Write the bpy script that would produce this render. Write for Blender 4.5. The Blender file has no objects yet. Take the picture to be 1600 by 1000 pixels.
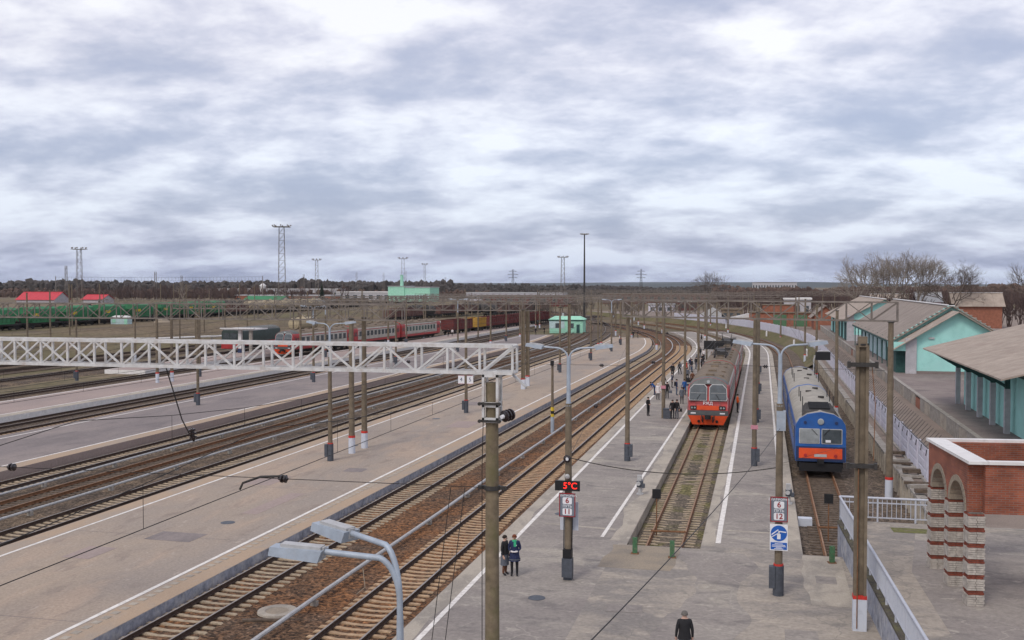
import bpy, math, random
from mathutils import Vector, Matrix
S = bpy.context.scene
COL = S.collection
R = math.radians
rnd = random.Random(7)

# ------------------------------------------------------------------ camera
YAW, PITCH, CAMZ = 13.3855, 1.9906, 12.1
cd = bpy.data.cameras.new('camera'); cam = bpy.data.objects.new('camera', cd); COL.objects.link(cam)
cd.sensor_width = 36.0; cd.lens = 1640.0 * 36.0 / 1600.0
cd.clip_start = 0.5; cd.clip_end = 20000.0
cam.location = (0, 0, CAMZ); cam.rotation_euler = (R(90 - PITCH), 0, R(YAW))
S.camera = cam

# ------------------------------------------------------------------ sky and sun
SUN_EL, SUN_AZ = 48.0, 200.0      # azimuth: direction the light comes from, degrees clockwise from +Y
w = bpy.data.worlds.new('World'); S.world = w; w.use_nodes = True
nt = w.node_tree; nt.nodes.clear()
def N(t, **k):
    n = nt.nodes.new(t)
    for a, b in k.items(): setattr(n, a, b)
    return n
def lk(a, b): nt.links.new(a, b)
def math_node(op, a, b=None, c=None):
    n = N('ShaderNodeMath', operation=op)
    for i, x in enumerate((a, b, c)):
        if x is None: continue
        if isinstance(x, (int, float)): n.inputs[i].default_value = x
        else: lk(x, n.inputs[i])
    return n.outputs[0]
out = N('ShaderNodeOutputWorld'); bg = N('ShaderNodeBackground'); bg2 = N('ShaderNodeBackground'); add = N('ShaderNodeAddShader')
sky = N('ShaderNodeTexSky', sky_type='NISHITA', sun_disc=False)
sky.sun_elevation = R(SUN_EL); sky.sun_rotation = R(SUN_AZ); sky.air_density = 1.0; sky.dust_density = 2.5
bg.inputs['Strength'].default_value = 0.05
tc = N('ShaderNodeTexCoord'); sep = N('ShaderNodeSeparateXYZ'); lk(tc.outputs['Generated'], sep.inputs[0])
z = math_node('MAXIMUM', sep.outputs[2], 0.0)
den = math_node('ADD', z, 0.26)
px = math_node('DIVIDE', sep.outputs[0], den); py = math_node('DIVIDE', sep.outputs[1], den)
cmb = N('ShaderNodeCombineXYZ'); lk(px, cmb.inputs[0]); lk(py, cmb.inputs[1])
mp = N('ShaderNodeMapping'); lk(cmb.outputs[0], mp.inputs[0]); mp.inputs['Location'].default_value = (5.2, 2.1, 0); mp.inputs['Rotation'].default_value = (0, 0, R(-20))
mp.inputs['Scale'].default_value = (0.95, 1.1, 1)
def noise(sc, det, rough, dist=0.0, src=None):
    n = N('ShaderNodeTexNoise'); n.inputs['Scale'].default_value = sc; n.inputs['Detail'].default_value = det
    n.inputs['Roughness'].default_value = rough; n.inputs['Distortion'].default_value = dist
    lk(src or mp.outputs[0], n.inputs['Vector']); return n.outputs['Fac']
n1 = noise(2.6, 7, 0.55, 0.1); n2 = noise(7.0, 7, 0.62, 0.1); n3 = noise(0.9, 2, 0.5)
nn = math_node('MULTIPLY_ADD', n2, 0.30, math_node('MULTIPLY_ADD', n3, 0.24, math_node('MULTIPLY', n1, 0.74)))
# relief: compare the deck with itself a little further out, so that edges catch light and bases stay dark
mp2 = N('ShaderNodeVectorMath', operation='MULTIPLY_ADD'); lk(mp.outputs[0], mp2.inputs[0]); mp2.inputs[1].default_value = (1.025, 1.025, 1.0); mp2.inputs[2].default_value = (0.0, 0.03, 0.0)
n1b = noise(2.6, 7, 0.55, 0.1, mp2.outputs[0])
nn = math_node('ADD', nn, math_node('MULTIPLY', math_node('SUBTRACT', n1, n1b), 0.30))
cr = N('ShaderNodeValToRGB'); e = cr.color_ramp.elements
e[0].position = 0.45; e[0].color = (0.41, 0.415, 0.53, 1)
e[1].position = 0.775; e[1].color = (0.98, 0.945, 0.95, 1)
for pos, c in ((0.53, (0.485, 0.48, 0.58, 1)), (0.58, (0.575, 0.56, 0.645, 1)), (0.635, (0.70, 0.67, 0.74, 1)), (0.70, (0.85, 0.815, 0.85, 1))):
    q = cr.color_ramp.elements.new(pos); q.color = c
lk(nn, cr.inputs[0])
# towards the horizon the deck thins into a pale blue strip
hr = N('ShaderNodeMapRange'); hr.inputs[1].default_value = 0.0; hr.inputs[2].default_value = 0.20; lk(z, hr.inputs[0])
mixh = N('ShaderNodeMix', data_type='RGBA'); lk(hr.outputs[0], mixh.inputs[0])
tint = N('ShaderNodeMix', data_type='RGBA', blend_type='MULTIPLY'); tint.inputs[0].default_value = 1.0
lk(cr.outputs[0], tint.inputs[6]); tint.inputs[7].default_value = (0.66, 0.77, 0.97, 1)
lk(tint.outputs[2], mixh.inputs[6]); lk(cr.outputs[0], mixh.inputs[7])
lk(sky.outputs[0], bg.inputs['Color']); lk(mixh.outputs[2], bg2.inputs['Color']); bg2.inputs['Strength'].default_value = 0.88
lk(bg.outputs[0], add.inputs[0]); lk(bg2.outputs[0], add.inputs[1]); lk(add.outputs[0], out.inputs['Surface'])
sl = bpy.data.lights.new('sun', 'SUN'); sl.energy = 1.3; sl.angle = R(14); sl.color = (1.0, 0.94, 0.85)
so = bpy.data.objects.new('sun', sl); COL.objects.link(so); so.location = (0, -20, 60)
_d = Vector((math.sin(R(SUN_AZ)) * math.cos(R(SUN_EL)), math.cos(R(SUN_AZ)) * math.cos(R(SUN_EL)), math.sin(R(SUN_EL))))
so.rotation_euler = _d.to_track_quat('Z', 'Y').to_euler()
S.view_settings.view_transform = 'Standard'; S.view_settings.look = 'None'; S.view_settings.gamma = 1.0
S.view_settings.exposure = 0.0; S.view_settings.use_curve_mapping = False
S.render.engine = 'CYCLES'; S.cycles.use_denoising = True; S.cycles.max_bounces = 6; S.cycles.transparent_max_bounces = 8
S.cycles.volume_bounces = 0

# ------------------------------------------------------------------ materials
def newmat(name):
    m = bpy.data.materials.new(name); m.use_nodes = True
    return m, m.node_tree, m.node_tree.nodes['Principled BSDF']
def flat(name, c, rough=0.6, metal=0.0, emit=None, es=1.0, var=0.12, sc=6.0, bump=0.0, spec=0.4, dirt=None, dsc=1.2, damt=0.5):
    """colour with a little uneven wear (two noises) so that nothing is perfectly even"""
    m, t, b = newmat(name)
    b.inputs['Roughness'].default_value = rough; b.inputs['Metallic'].default_value = metal
    b.inputs['Specular IOR Level'].default_value = spec
    g = t.nodes.new('ShaderNodeNewGeometry')
    n = t.nodes.new('ShaderNodeTexNoise'); n.inputs['Scale'].default_value = sc; n.inputs['Detail'].default_value = 6
    n.inputs['Roughness'].default_value = 0.65
    t.links.new(g.outputs['Position'], n.inputs['Vector'])
    mr = t.nodes.new('ShaderNodeMapRange'); mr.inputs[1].default_value = 0.3; mr.inputs[2].default_value = 0.7
    mr.inputs[3].default_value = 1 - var * 1.6; mr.inputs[4].default_value = 1 + var
    t.links.new(n.outputs['Fac'], mr.inputs[0])
    mx = t.nodes.new('ShaderNodeMix'); mx.data_type = 'RGBA'; mx.blend_type = 'MULTIPLY'; mx.inputs[0].default_value = 1
    mx.inputs[6].default_value = (*c, 1); t.links.new(mr.outputs[0], mx.inputs[7])
    last = mx.outputs[2]
    if dirt:
        n2 = t.nodes.new('ShaderNodeTexNoise'); n2.inputs['Scale'].default_value = dsc; n2.inputs['Detail'].default_value = 8
        n2.inputs['Roughness'].default_value = 0.7
        t.links.new(g.outputs['Position'], n2.inputs['Vector'])
        r2 = t.nodes.new('ShaderNodeMapRange'); r2.inputs[1].default_value = 0.48; r2.inputs[2].default_value = 0.68
        r2.inputs[3].default_value = 0; r2.inputs[4].default_value = damt
        t.links.new(n2.outputs['Fac'], r2.inputs[0])
        m2 = t.nodes.new('ShaderNodeMix'); m2.data_type = 'RGBA'; t.links.new(r2.outputs[0], m2.inputs[0])
        t.links.new(last, m2.inputs[6]); m2.inputs[7].default_value = (*dirt, 1); last = m2.outputs[2]
    t.links.new(last, b.inputs['Base Color'])
    if emit:
        b.inputs['Emission Color'].default_value = (*emit, 1); b.inputs['Emission Strength'].default_value = es
    if bump:
        bp = t.nodes.new('ShaderNodeBump'); bp.inputs['Strength'].default_value = bump; bp.inputs['Distance'].default_value = 0.03
        t.links.new(n.outputs['Fac'], bp.inputs['Height']); t.links.new(bp.outputs[0], b.inputs['Normal'])
    return m
def ground(name, layers, fine=18.0, fine_amt=0.25, bump=0.4, rough=0.9, stretch=(1, 1, 1), stones=None, cracks=None):
    """layers: [(colour, noise scale, lo, hi, amount)], first is the base; stones: (scale, amount); cracks: (scale, colour, width)"""
    m, t, b = newmat(name); b.inputs['Roughness'].default_value = rough; b.inputs['Specular IOR Level'].default_value = 0.25
    g = t.nodes.new('ShaderNodeNewGeometry'); mpn = t.nodes.new('ShaderNodeMapping'); mpn.inputs['Scale'].default_value = stretch
    t.links.new(g.outputs['Position'], mpn.inputs[0]); P = mpn.outputs[0]
    col = None; k = 0
    for L in layers:
        if col is None:
            rgb = t.nodes.new('ShaderNodeRGB'); rgb.outputs[0].default_value = (*L[0], 1); col = rgb.outputs[0]; continue
        k += 1
        n = t.nodes.new('ShaderNodeTexNoise'); n.inputs['Scale'].default_value = L[1]; n.inputs['Detail'].default_value = 7
        n.inputs['Roughness'].default_value = 0.62; n.inputs['Distortion'].default_value = 0.4
        ofs = t.nodes.new('ShaderNodeVectorMath'); ofs.operation = 'ADD'; ofs.inputs[1].default_value = (13.1 * k, 7.7 * k, 3.3 * k)
        t.links.new(P, ofs.inputs[0]); t.links.new(ofs.outputs[0], n.inputs['Vector'])
        r = t.nodes.new('ShaderNodeMapRange'); r.inputs[1].default_value = L[2]; r.inputs[2].default_value = L[3]; r.inputs[4].default_value = L[4]
        t.links.new(n.outputs['Fac'], r.inputs[0])
        mx = t.nodes.new('ShaderNodeMix'); mx.data_type = 'RGBA'; t.links.new(r.outputs[0], mx.inputs[0])
        t.links.new(col, mx.inputs[6]); mx.inputs[7].default_value = (*L[0], 1); col = mx.outputs[2]
    n = t.nodes.new('ShaderNodeTexNoise'); n.inputs['Scale'].default_value = fine; n.inputs['Detail'].default_value = 5; n.inputs['Roughness'].default_value = 0.7
    t.links.new(g.outputs['Position'], n.inputs['Vector'])
    r = t.nodes.new('ShaderNodeMapRange'); r.inputs[1].default_value = 0.28; r.inputs[2].default_value = 0.72
    r.inputs[3].default_value = 1 - fine_amt * 1.4; r.inputs[4].default_value = 1 + fine_amt; t.links.new(n.outputs['Fac'], r.inputs[0])
    mx = t.nodes.new('ShaderNodeMix'); mx.data_type = 'RGBA'; mx.blend_type = 'MULTIPLY'; mx.inputs[0].default_value = 1
    t.links.new(col, mx.inputs[6]); t.links.new(r.outputs[0], mx.inputs[7]); col = mx.outputs[2]
    hsrc = n.outputs['Fac']
    if stones:
        vo = t.nodes.new('ShaderNodeTexVoronoi'); vo.inputs['Scale'].default_value = stones[0]; t.links.new(g.outputs['Position'], vo.inputs['Vector'])
        sp = t.nodes.new('ShaderNodeSeparateColor'); t.links.new(vo.outputs['Color'], sp.inputs[0])
        r = t.nodes.new('ShaderNodeMapRange'); r.inputs[3].default_value = 1 - stones[1]; r.inputs[4].default_value = 1 + stones[1]
        t.links.new(sp.outputs[0], r.inputs[0])
        r3 = t.nodes.new('ShaderNodeMapRange'); r3.inputs[1].default_value = 0.93; r3.inputs[2].default_value = 1.0; r3.inputs[4].default_value = 0.9
        t.links.new(sp.outputs[1], r3.inputs[0])
        ad = t.nodes.new('ShaderNodeMath'); ad.operation = 'ADD'; t.links.new(r.outputs[0], ad.inputs[0]); t.links.new(r3.outputs[0], ad.inputs[1])
        mx = t.nodes.new('ShaderNodeMix'); mx.data_type = 'RGBA'; mx.blend_type = 'MULTIPLY'; mx.inputs[0].default_value = 1
        t.links.new(col, mx.inputs[6]); t.links.new(ad.outputs[0], mx.inputs[7]); col = mx.outputs[2]; hsrc = vo.outputs['Distance']
    if cracks:
        vo = t.nodes.new('ShaderNodeTexVoronoi'); vo.feature = 'DISTANCE_TO_EDGE'; vo.inputs['Scale'].default_value = cracks[0]
        nz = t.nodes.new('ShaderNodeTexNoise'); nz.inputs['Scale'].default_value = cracks[0] * 3; nz.inputs['Detail'].default_value = 5
        t.links.new(g.outputs['Position'], nz.inputs['Vector'])
        vm = t.nodes.new('ShaderNodeVectorMath'); vm.operation = 'MULTIPLY_ADD'; vm.inputs[1].default_value = (0.5 / cracks[0],) * 3
        t.links.new(nz.outputs['Color'], vm.inputs[0]); t.links.new(g.outputs['Position'], vm.inputs[2]); t.links.new(vm.outputs[0], vo.inputs['Vector'])
        r = t.nodes.new('ShaderNodeMapRange'); r.inputs[1].default_value = 0; r.inputs[2].default_value = cracks[2]; r.inputs[3].default_value = 0.75; r.inputs[4].default_value = 0
        t.links.new(vo.outputs['Distance'], r.inputs[0])
        mx = t.nodes.new('ShaderNodeMix'); mx.data_type = 'RGBA'; t.links.new(r.outputs[0], mx.inputs[0])
        t.links.new(col, mx.inputs[6]); mx.inputs[7].default_value = (*cracks[1], 1); col = mx.outputs[2]
    t.links.new(col, b.inputs['Base Color'])
    bp = t.nodes.new('ShaderNodeBump'); bp.inputs['Strength'].default_value = bump; bp.inputs['Distance'].default_value = 0.05
    t.links.new(hsrc, bp.inputs['Height']); t.links.new(bp.outputs[0], b.inputs['Normal'])
    return m
M = {}
M['rust_ballast'] = ground('rust_ballast', [((0.12, 0.068, 0.038),), ((0.20, 0.09, 0.036), 0.22, 0.42, 0.6, 0.85), ((0.105, 0.078, 0.058), 0.5, 0.5, 0.68, 0.75), ((0.055, 0.036, 0.026), 2.2, 0.56, 0.68, 0.7), ((0.26, 0.20, 0.15), 4.5, 0.63, 0.7, 0.6)], 7, 0.5, 1.0, stones=(9, 0.75))
M['brown_ballast'] = ground('brown_ballast', [((0.125, 0.096, 0.073),), ((0.19, 0.145, 0.105), 0.3, 0.45, 0.62, 0.7), ((0.07, 0.054, 0.043), 0.6, 0.5, 0.68, 0.7), ((0.24, 0.2, 0.16), 4.5, 0.62, 0.7, 0.6)], 7, 0.45, 1.0, stones=(9, 0.65))
M['dark_ballast'] = ground('dark_ballast', [((0.105, 0.078, 0.058),), ((0.18, 0.13, 0.085), 0.3, 0.46, 0.62, 0.8), ((0.055, 0.043, 0.034), 0.5, 0.5, 0.66, 0.8), ((0.22, 0.17, 0.12), 4.0, 0.62, 0.7, 0.6)], 7, 0.45, 1.0, stones=(9, 0.6))
M['mossy_ballast'] = ground('mossy_ballast', [((0.15, 0.122, 0.092),), ((0.10, 0.083, 0.063), 0.9, 0.48, 0.64, 0.8), ((0.16, 0.148, 0.045), 0.35, 0.47, 0.58, 0.65)], 5, 0.45, 1.0, stones=(11, 0.5))
M['sand'] = ground('sand', [((0.31, 0.26, 0.20),), ((0.24, 0.21, 0.175), 0.9, 0.45, 0.65, 0.8)], 14, 0.18, 0.3)
M['warm_asphalt'] = ground('warm_asphalt', [((0.36, 0.292, 0.232),), ((0.305, 0.262, 0.228), 0.12, 0.42, 0.58, 0.9), ((0.41, 0.315, 0.243), 0.35, 0.5, 0.62, 0.7), ((0.245, 0.2, 0.172), 1.0, 0.54, 0.68, 0.75), ((0.44, 0.375, 0.32), 2.6, 0.61, 0.68, 0.55), ((0.2, 0.17, 0.15), 4.2, 0.66, 0.71, 0.6)], 9, 0.17, 0.25, stretch=(1, 0.3, 1))
M['dark_asphalt'] = ground('dark_asphalt', [((0.225, 0.195, 0.19),), ((0.275, 0.235, 0.22), 0.2, 0.46, 0.62, 0.9), ((0.17, 0.15, 0.148), 0.5, 0.48, 0.66, 0.8), ((0.38, 0.34, 0.31), 1.1, 0.66, 0.72, 0.5)], 7, 0.14, 0.2, stretch=(1, 0.4, 1))
M['rose_asphalt'] = ground('rose_asphalt', [((0.34, 0.27, 0.245),), ((0.28, 0.23, 0.215), 0.2, 0.46, 0.64, 0.8)], 7, 0.13, 0.15, stretch=(1, 0.4, 1))
M['grey_asphalt'] = ground('grey_asphalt', [((0.255, 0.228, 0.21),), ((0.31, 0.28, 0.25), 0.35, 0.45, 0.6, 0.9), ((0.37, 0.335, 0.285), 0.2, 0.575, 0.63, 0.8), ((0.175, 0.16, 0.152), 0.9, 0.54, 0.68, 0.8), ((0.41, 0.375, 0.325), 1.9, 0.62, 0.66, 0.65)], 6, 0.17, 0.25, stretch=(0.55, 1, 1), cracks=(0.24, (0.36, 0.33, 0.29), 0.010))
M['worn_concrete'] = ground('worn_concrete', [((0.345, 0.305, 0.26),), ((0.235, 0.215, 0.198), 0.38, 0.46, 0.58, 0.9), ((0.43, 0.375, 0.31), 1.1, 0.54, 0.66, 0.7), ((0.20, 0.185, 0.17), 0.9, 0.57, 0.68, 0.8), ((0.45, 0.40, 0.35), 3.2, 0.62, 0.68, 0.5)], 6, 0.17, 0.3, stretch=(0.55, 1, 1), cracks=(0.22, (0.2, 0.185, 0.165), 0.008))
M['edge_strip'] = ground('edge_strip', [((0.40, 0.30, 0.215),), ((0.34, 0.285, 0.235), 0.7, 0.45, 0.62, 0.9), ((0.40, 0.33, 0.27), 2.0, 0.58, 0.7, 0.6)], 22, 0.14, 0.2, stretch=(1, 0.4, 1))
M['edge_concrete'] = ground('edge_concrete', [((0.41, 0.365, 0.305),), ((0.29, 0.262, 0.228), 0.9, 0.45, 0.6, 0.9), ((0.49, 0.445, 0.38), 2.5, 0.56, 0.68, 0.6)], 22, 0.15, 0.3, stretch=(1, 0.5, 1))
M['blue_wall'] = flat('blue_wall', (0.30, 0.315, 0.37), 0.85, var=0.3, sc=3, bump=0.3, dirt=(0.50, 0.49, 0.48), dsc=1.6, damt=0.8)
M['white_line'] = flat('white_line', (0.74, 0.71, 0.67), 0.8, var=0.10, sc=2.5, dirt=(0.38, 0.34, 0.31), dsc=4, damt=0.6)
M['rail'] = flat('rail', (0.062, 0.037, 0.027), 0.75, 0.1, var=0.25, sc=5)
M['rusty_rail'] = flat('rusty_rail', (0.20, 0.095, 0.045), 0.8, 0.0, var=0.3, sc=5)
M['rail_top'] = flat('rail_top', (0.33, 0.29, 0.26), 0.4, 0.6, var=0.2, sc=3)
M['rust_top'] = flat('rust_top', (0.29, 0.17, 0.10), 0.6, 0.2, var=0.25, sc=3)
M['sleeper_tan'] = flat('sleeper_tan', (0.46, 0.32, 0.20), 0.9, var=0.22, sc=4, bump=0.3, dirt=(0.24, 0.16, 0.10), dsc=2.5, damt=0.6)
M['sleeper_pale'] = flat('sleeper_pale', (0.40, 0.32, 0.225), 0.9, var=0.25, sc=4, bump=0.3, dirt=(0.16, 0.12, 0.09), dsc=2.5, damt=0.6)
M['sleeper_wood'] = flat('sleeper_wood', (0.11, 0.082, 0.062), 0.95, var=0.3, sc=5, bump=0.5, dirt=(0.2, 0.16, 0.125), dsc=3, damt=0.6)
M['concrete'] = flat('concrete', (0.33, 0.305, 0.275), 0.9, var=0.2, sc=2.5, bump=0.2, dirt=(0.20, 0.18, 0.155), dsc=1.3, damt=0.7)
M['pole_concrete'] = flat('pole_concrete', (0.175, 0.14, 0.10), 0.9, var=0.2, sc=3, bump=0.25, dirt=(0.105, 0.086, 0.062), dsc=1.6, damt=0.7)
M['old_pole'] = flat('old_pole', (0.185, 0.147, 0.098), 0.95, var=0.25, sc=3, bump=0.35, dirt=(0.13, 0.12, 0.055), dsc=1.2, damt=0.8)
M['lilac_wall'] = flat('lilac_wall', (0.58, 0.58, 0.655), 0.85, var=0.1, sc=2, bump=0.15, dirt=(0.52, 0.44, 0.52), dsc=0.9, damt=0.5)
M['steel_grey'] = flat('steel_grey', (0.45, 0.455, 0.46), 0.55, 0.2, var=0.12, sc=4, dirt=(0.30, 0.28, 0.26), dsc=3, damt=0.4)
M['lamp_blue'] = flat('lamp_blue', (0.34, 0.395, 0.465), 0.5, 0.1, var=0.12, sc=4, dirt=(0.33, 0.34, 0.36), dsc=5, damt=0.4)
M['box_grey'] = flat('box_grey', (0.075, 0.085, 0.105), 0.55, 0.1, var=0.2, sc=5)
M['dark_steel'] = flat('dark_steel', (0.05, 0.047, 0.045), 0.6, 0.3, var=0.25, sc=6)
M['gantry_white'] = flat('gantry_white', (0.60, 0.605, 0.605), 0.55, 0.1, var=0.12, sc=4, dirt=(0.36, 0.28, 0.22), dsc=3, damt=0.55)
M['truss_dull'] = flat('truss_dull', (0.20, 0.175, 0.155), 0.7, 0.2, var=0.25, sc=2)
M['wire'] = flat('wire', (0.028, 0.025, 0.024), 0.6, 0.3, var=0.1)
M['insulator'] = flat('insulator', (0.022, 0.016, 0.017), 0.25, 0.0, var=0.1, spec=0.6)
M['white'] = flat('white', (0.72, 0.71, 0.70), 0.6, var=0.12, sc=4, dirt=(0.45, 0.43, 0.41), dsc=2, damt=0.5)
M['pale_blue_white'] = flat('pale_blue_white', (0.56, 0.60, 0.68), 0.7, var=0.12, sc=3, dirt=(0.4, 0.4, 0.42), dsc=3, damt=0.5)
M['red_paint'] = flat('red_paint', (0.52, 0.035, 0.025), 0.6, var=0.15, sc=5)
M['railing'] = flat('railing', (0.50, 0.53, 0.60), 0.5, 0.1, var=0.12, sc=4, dirt=(0.36, 0.34, 0.33), dsc=4, damt=0.4)
M['green_paint'] = flat('green_paint', (0.06, 0.165, 0.08), 0.6, var=0.2, sc=8, dirt=(0.2, 0.16, 0.1), dsc=9, damt=0.5)
M['black'] = flat('black', (0.012, 0.012, 0.014), 0.5, var=0.15)
M['glass'] = flat('glass', (0.07, 0.085, 0.095), 0.14, 0.0, var=0.25, sc=1.5, spec=0.55)
M['pale_glass'] = flat('pale_glass', (0.30, 0.325, 0.335), 0.12, 0.0, var=0.2, sc=1.2, spec=0.8)
M['train_red'] = flat('train_red', (0.40, 0.030, 0.032), 0.42, var=0.15, sc=1.8, dirt=(0.17, 0.05, 0.045), dsc=1.1, damt=0.5)
M['train_orange'] = flat('train_orange', (0.72, 0.085, 0.022), 0.5, var=0.10, sc=2, dirt=(0.40, 0.06, 0.03), dsc=1.5, damt=0.4)
M['train_grey'] = flat('train_grey', (0.42, 0.40, 0.36), 0.55, var=0.14, sc=1.2, dirt=(0.27, 0.24, 0.20), dsc=0.7, damt=0.7)
M['train_band'] = flat('train_band', (0.085, 0.088, 0.09), 0.6, var=0.2, sc=2)
M['dusty_roof'] = flat('dusty_roof', (0.20, 0.155, 0.112), 0.9, var=0.2, sc=1.5, bump=0.2, dirt=(0.13, 0.11, 0.09), dsc=0.8, damt=0.8)
M['cab_roof'] = flat('cab_roof', (0.13, 0.135, 0.13), 0.7, var=0.2, sc=2)
M['bogie'] = flat('bogie', (0.025, 0.022, 0.021), 0.85, var=0.3, sc=4)
M['blue_paint'] = flat('blue_paint', (0.020, 0.10, 0.34), 0.4, var=0.14, sc=1.6, dirt=(0.04, 0.085, 0.20), dsc=1.0, damt=0.5)
M['navy'] = flat('navy', (0.02, 0.035, 0.10), 0.55, var=0.15, sc=2)
M['pale_roof'] = flat('pale_roof', (0.34, 0.315, 0.27), 0.75, var=0.16, sc=1.5, dirt=(0.20, 0.18, 0.155), dsc=0.8, damt=0.6)
M['soot'] = flat('soot', (0.055, 0.05, 0.047), 0.85, var=0.35, sc=2.5)
M['mint'] = flat('mint', (0.33, 0.66, 0.50), 0.8, var=0.10, sc=1.5, dirt=(0.35, 0.58, 0.50), dsc=0.5, damt=0.5)
M['teal'] = flat('teal', (0.35, 0.68, 0.63), 0.85, var=0.10, sc=1.2, bump=0.15, dirt=(0.32, 0.55, 0.53), dsc=0.6, damt=0.6)
M['pale_teal'] = flat('pale_teal', (0.47, 0.62, 0.64), 0.85, var=0.12, sc=1.2, dirt=(0.38, 0.44, 0.44), dsc=0.9, damt=0.6)
M['dark_teal'] = flat('dark_teal', (0.03, 0.085, 0.08), 0.8, var=0.2, sc=3)
M['lilac_grey'] = flat('lilac_grey', (0.43, 0.42, 0.44), 0.9, var=0.15, sc=1.5, bump=0.2, dirt=(0.32, 0.32, 0.35), dsc=0.8, damt=0.6)
M['slate'] = flat('slate', (0.275, 0.232, 0.20), 0.9, var=0.16, sc=0.9, bump=0.2, dirt=(0.185, 0.15, 0.135), dsc=0.45, damt=0.8)
M['tan_slate'] = flat('tan_slate', (0.36, 0.30, 0.25), 0.9, var=0.14, sc=1.0, bump=0.2, dirt=(0.27, 0.21, 0.175), dsc=0.6, damt=0.7)
M['brick_red'] = flat('brick_red', (0.30, 0.085, 0.045), 0.9, var=0.25, sc=7, bump=0.2, dirt=(0.22, 0.07, 0.045), dsc=3, damt=0.6)
M['brick_dark'] = flat('brick_dark', (0.21, 0.058, 0.037), 0.9, var=0.25, sc=7, bump=0.2)
M['brick_white'] = flat('brick_white', (0.46, 0.42, 0.375), 0.9, var=0.25, sc=6, bump=0.2, dirt=(0.28, 0.25, 0.22), dsc=5, damt=0.6)
def brickwork(name, c1, c2, cm):
    m, t, b = newmat(name); b.inputs['Roughness'].default_value = 0.9; tc_ = t.nodes.new('ShaderNodeTexCoord'); sp = t.nodes.new('ShaderNodeSeparateXYZ'); t.links.new(tc_.outputs['Object'], sp.inputs[0])
    ad = t.nodes.new('ShaderNodeMath'); t.links.new(sp.outputs[0], ad.inputs[0]); t.links.new(sp.outputs[1], ad.inputs[1]); cb = t.nodes.new('ShaderNodeCombineXYZ'); t.links.new(ad.outputs[0], cb.inputs[0]); t.links.new(sp.outputs[2], cb.inputs[1])
    bk = t.nodes.new('ShaderNodeTexBrick'); t.links.new(cb.outputs[0], bk.inputs['Vector']); bk.inputs['Scale'].default_value = 1; bk.inputs['Brick Width'].default_value = .26; bk.inputs['Row Height'].default_value = .075; bk.inputs['Mortar Size'].default_value = .007
    bk.inputs['Color1'].default_value = (*c1, 1); bk.inputs['Color2'].default_value = (*c2, 1); bk.inputs['Mortar'].default_value = (*cm, 1)
    n = t.nodes.new('ShaderNodeTexNoise'); n.inputs['Scale'].default_value = 1.3; n.inputs['Detail'].default_value = 8; t.links.new(tc_.outputs['Object'], n.inputs['Vector']); mr = t.nodes.new('ShaderNodeMapRange'); mr.inputs[1].default_value = .3; mr.inputs[2].default_value = .7; mr.inputs[3].default_value = .6; mr.inputs[4].default_value = 1.25; t.links.new(n.outputs['Fac'], mr.inputs[0])
    mx = t.nodes.new('ShaderNodeMix'); mx.data_type = 'RGBA'; mx.blend_type = 'MULTIPLY'; mx.inputs[0].default_value = 1; t.links.new(bk.outputs['Color'], mx.inputs[6]); t.links.new(mr.outputs[0], mx.inputs[7]); t.links.new(mx.outputs[2], b.inputs['Base Color'])
    bp = t.nodes.new('ShaderNodeBump'); bp.inputs['Strength'].default_value = .5; bp.inputs['Distance'].default_value = .02; bp.invert = True; t.links.new(bk.outputs['Fac'], bp.inputs['Height']); t.links.new(bp.outputs[0], b.inputs['Normal']); return m
M['brick_red'] = brickwork('brick_red', (0.30, 0.085, 0.042), (0.21, 0.058, 0.034), (0.20, 0.15, 0.125))
M['orange_brick'] = brickwork('orange_brick', (0.30, 0.115, 0.07), (0.23, 0.088, 0.056), (0.24, 0.18, 0.15))
M['mortar'] = flat('mortar', (0.15, 0.135, 0.12), 0.95, var=0.2, sc=8)
M['orange_brick'] = flat('orange_brick', (0.29, 0.115, 0.072), 0.9, var=0.2, sc=2, dirt=(0.26, 0.10, 0.06), dsc=0.6, damt=0.6)
M['roof_red'] = flat('roof_red', (0.50, 0.045, 0.06), 0.6, var=0.12, sc=1)
M['wagon_green'] = flat('wagon_green', (0.035, 0.20, 0.085), 0.7, var=0.2, sc=0.8, dirt=(0.055, 0.15, 0.075), dsc=0.5, damt=0.6)
M['wagon_brown'] = flat('wagon_brown', (0.135, 0.062, 0.052), 0.85, var=0.25, sc=0.8, dirt=(0.17, 0.13, 0.115), dsc=0.5, damt=0.6)
M['wagon_red'] = flat('wagon_red', (0.145, 0.03, 0.028), 0.85, var=0.25, sc=0.8, dirt=(0.085, 0.035, 0.03), dsc=0.5, damt=0.7)
M['wagon_yellow'] = flat('wagon_yellow', (0.46, 0.27, 0.05), 0.8, var=0.15, sc=1)
M['tank_tan'] = flat('tank_tan', (0.46, 0.38, 0.25), 0.7, var=0.15, sc=1, dirt=(0.2, 0.16, 0.11), dsc=0.5, damt=0.7)
M['yellow'] = flat('yellow', (0.62, 0.44, 0.03), 0.6, var=0.15, sc=3)
M['cab_green'] = flat('cab_green', (0.035, 0.055, 0.05), 0.6, var=0.2, sc=1.5)
M['grass_slope'] = ground('grass_slope', [((0.125, 0.112, 0.05),), ((0.165, 0.13, 0.075), 0.12, 0.42, 0.6, 0.9), ((0.075, 0.085, 0.03), 0.3, 0.5, 0.66, 0.7)], 3, 0.35, 0.8)
M['dirt_road'] = ground('dirt_road', [((0.255, 0.205, 0.175),), ((0.20, 0.165, 0.14), 0.3, 0.44, 0.62, 0.9), ((0.30, 0.25, 0.215), 0.8, 0.55, 0.7, 0.6)], 12, 0.16, 0.3)
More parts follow.
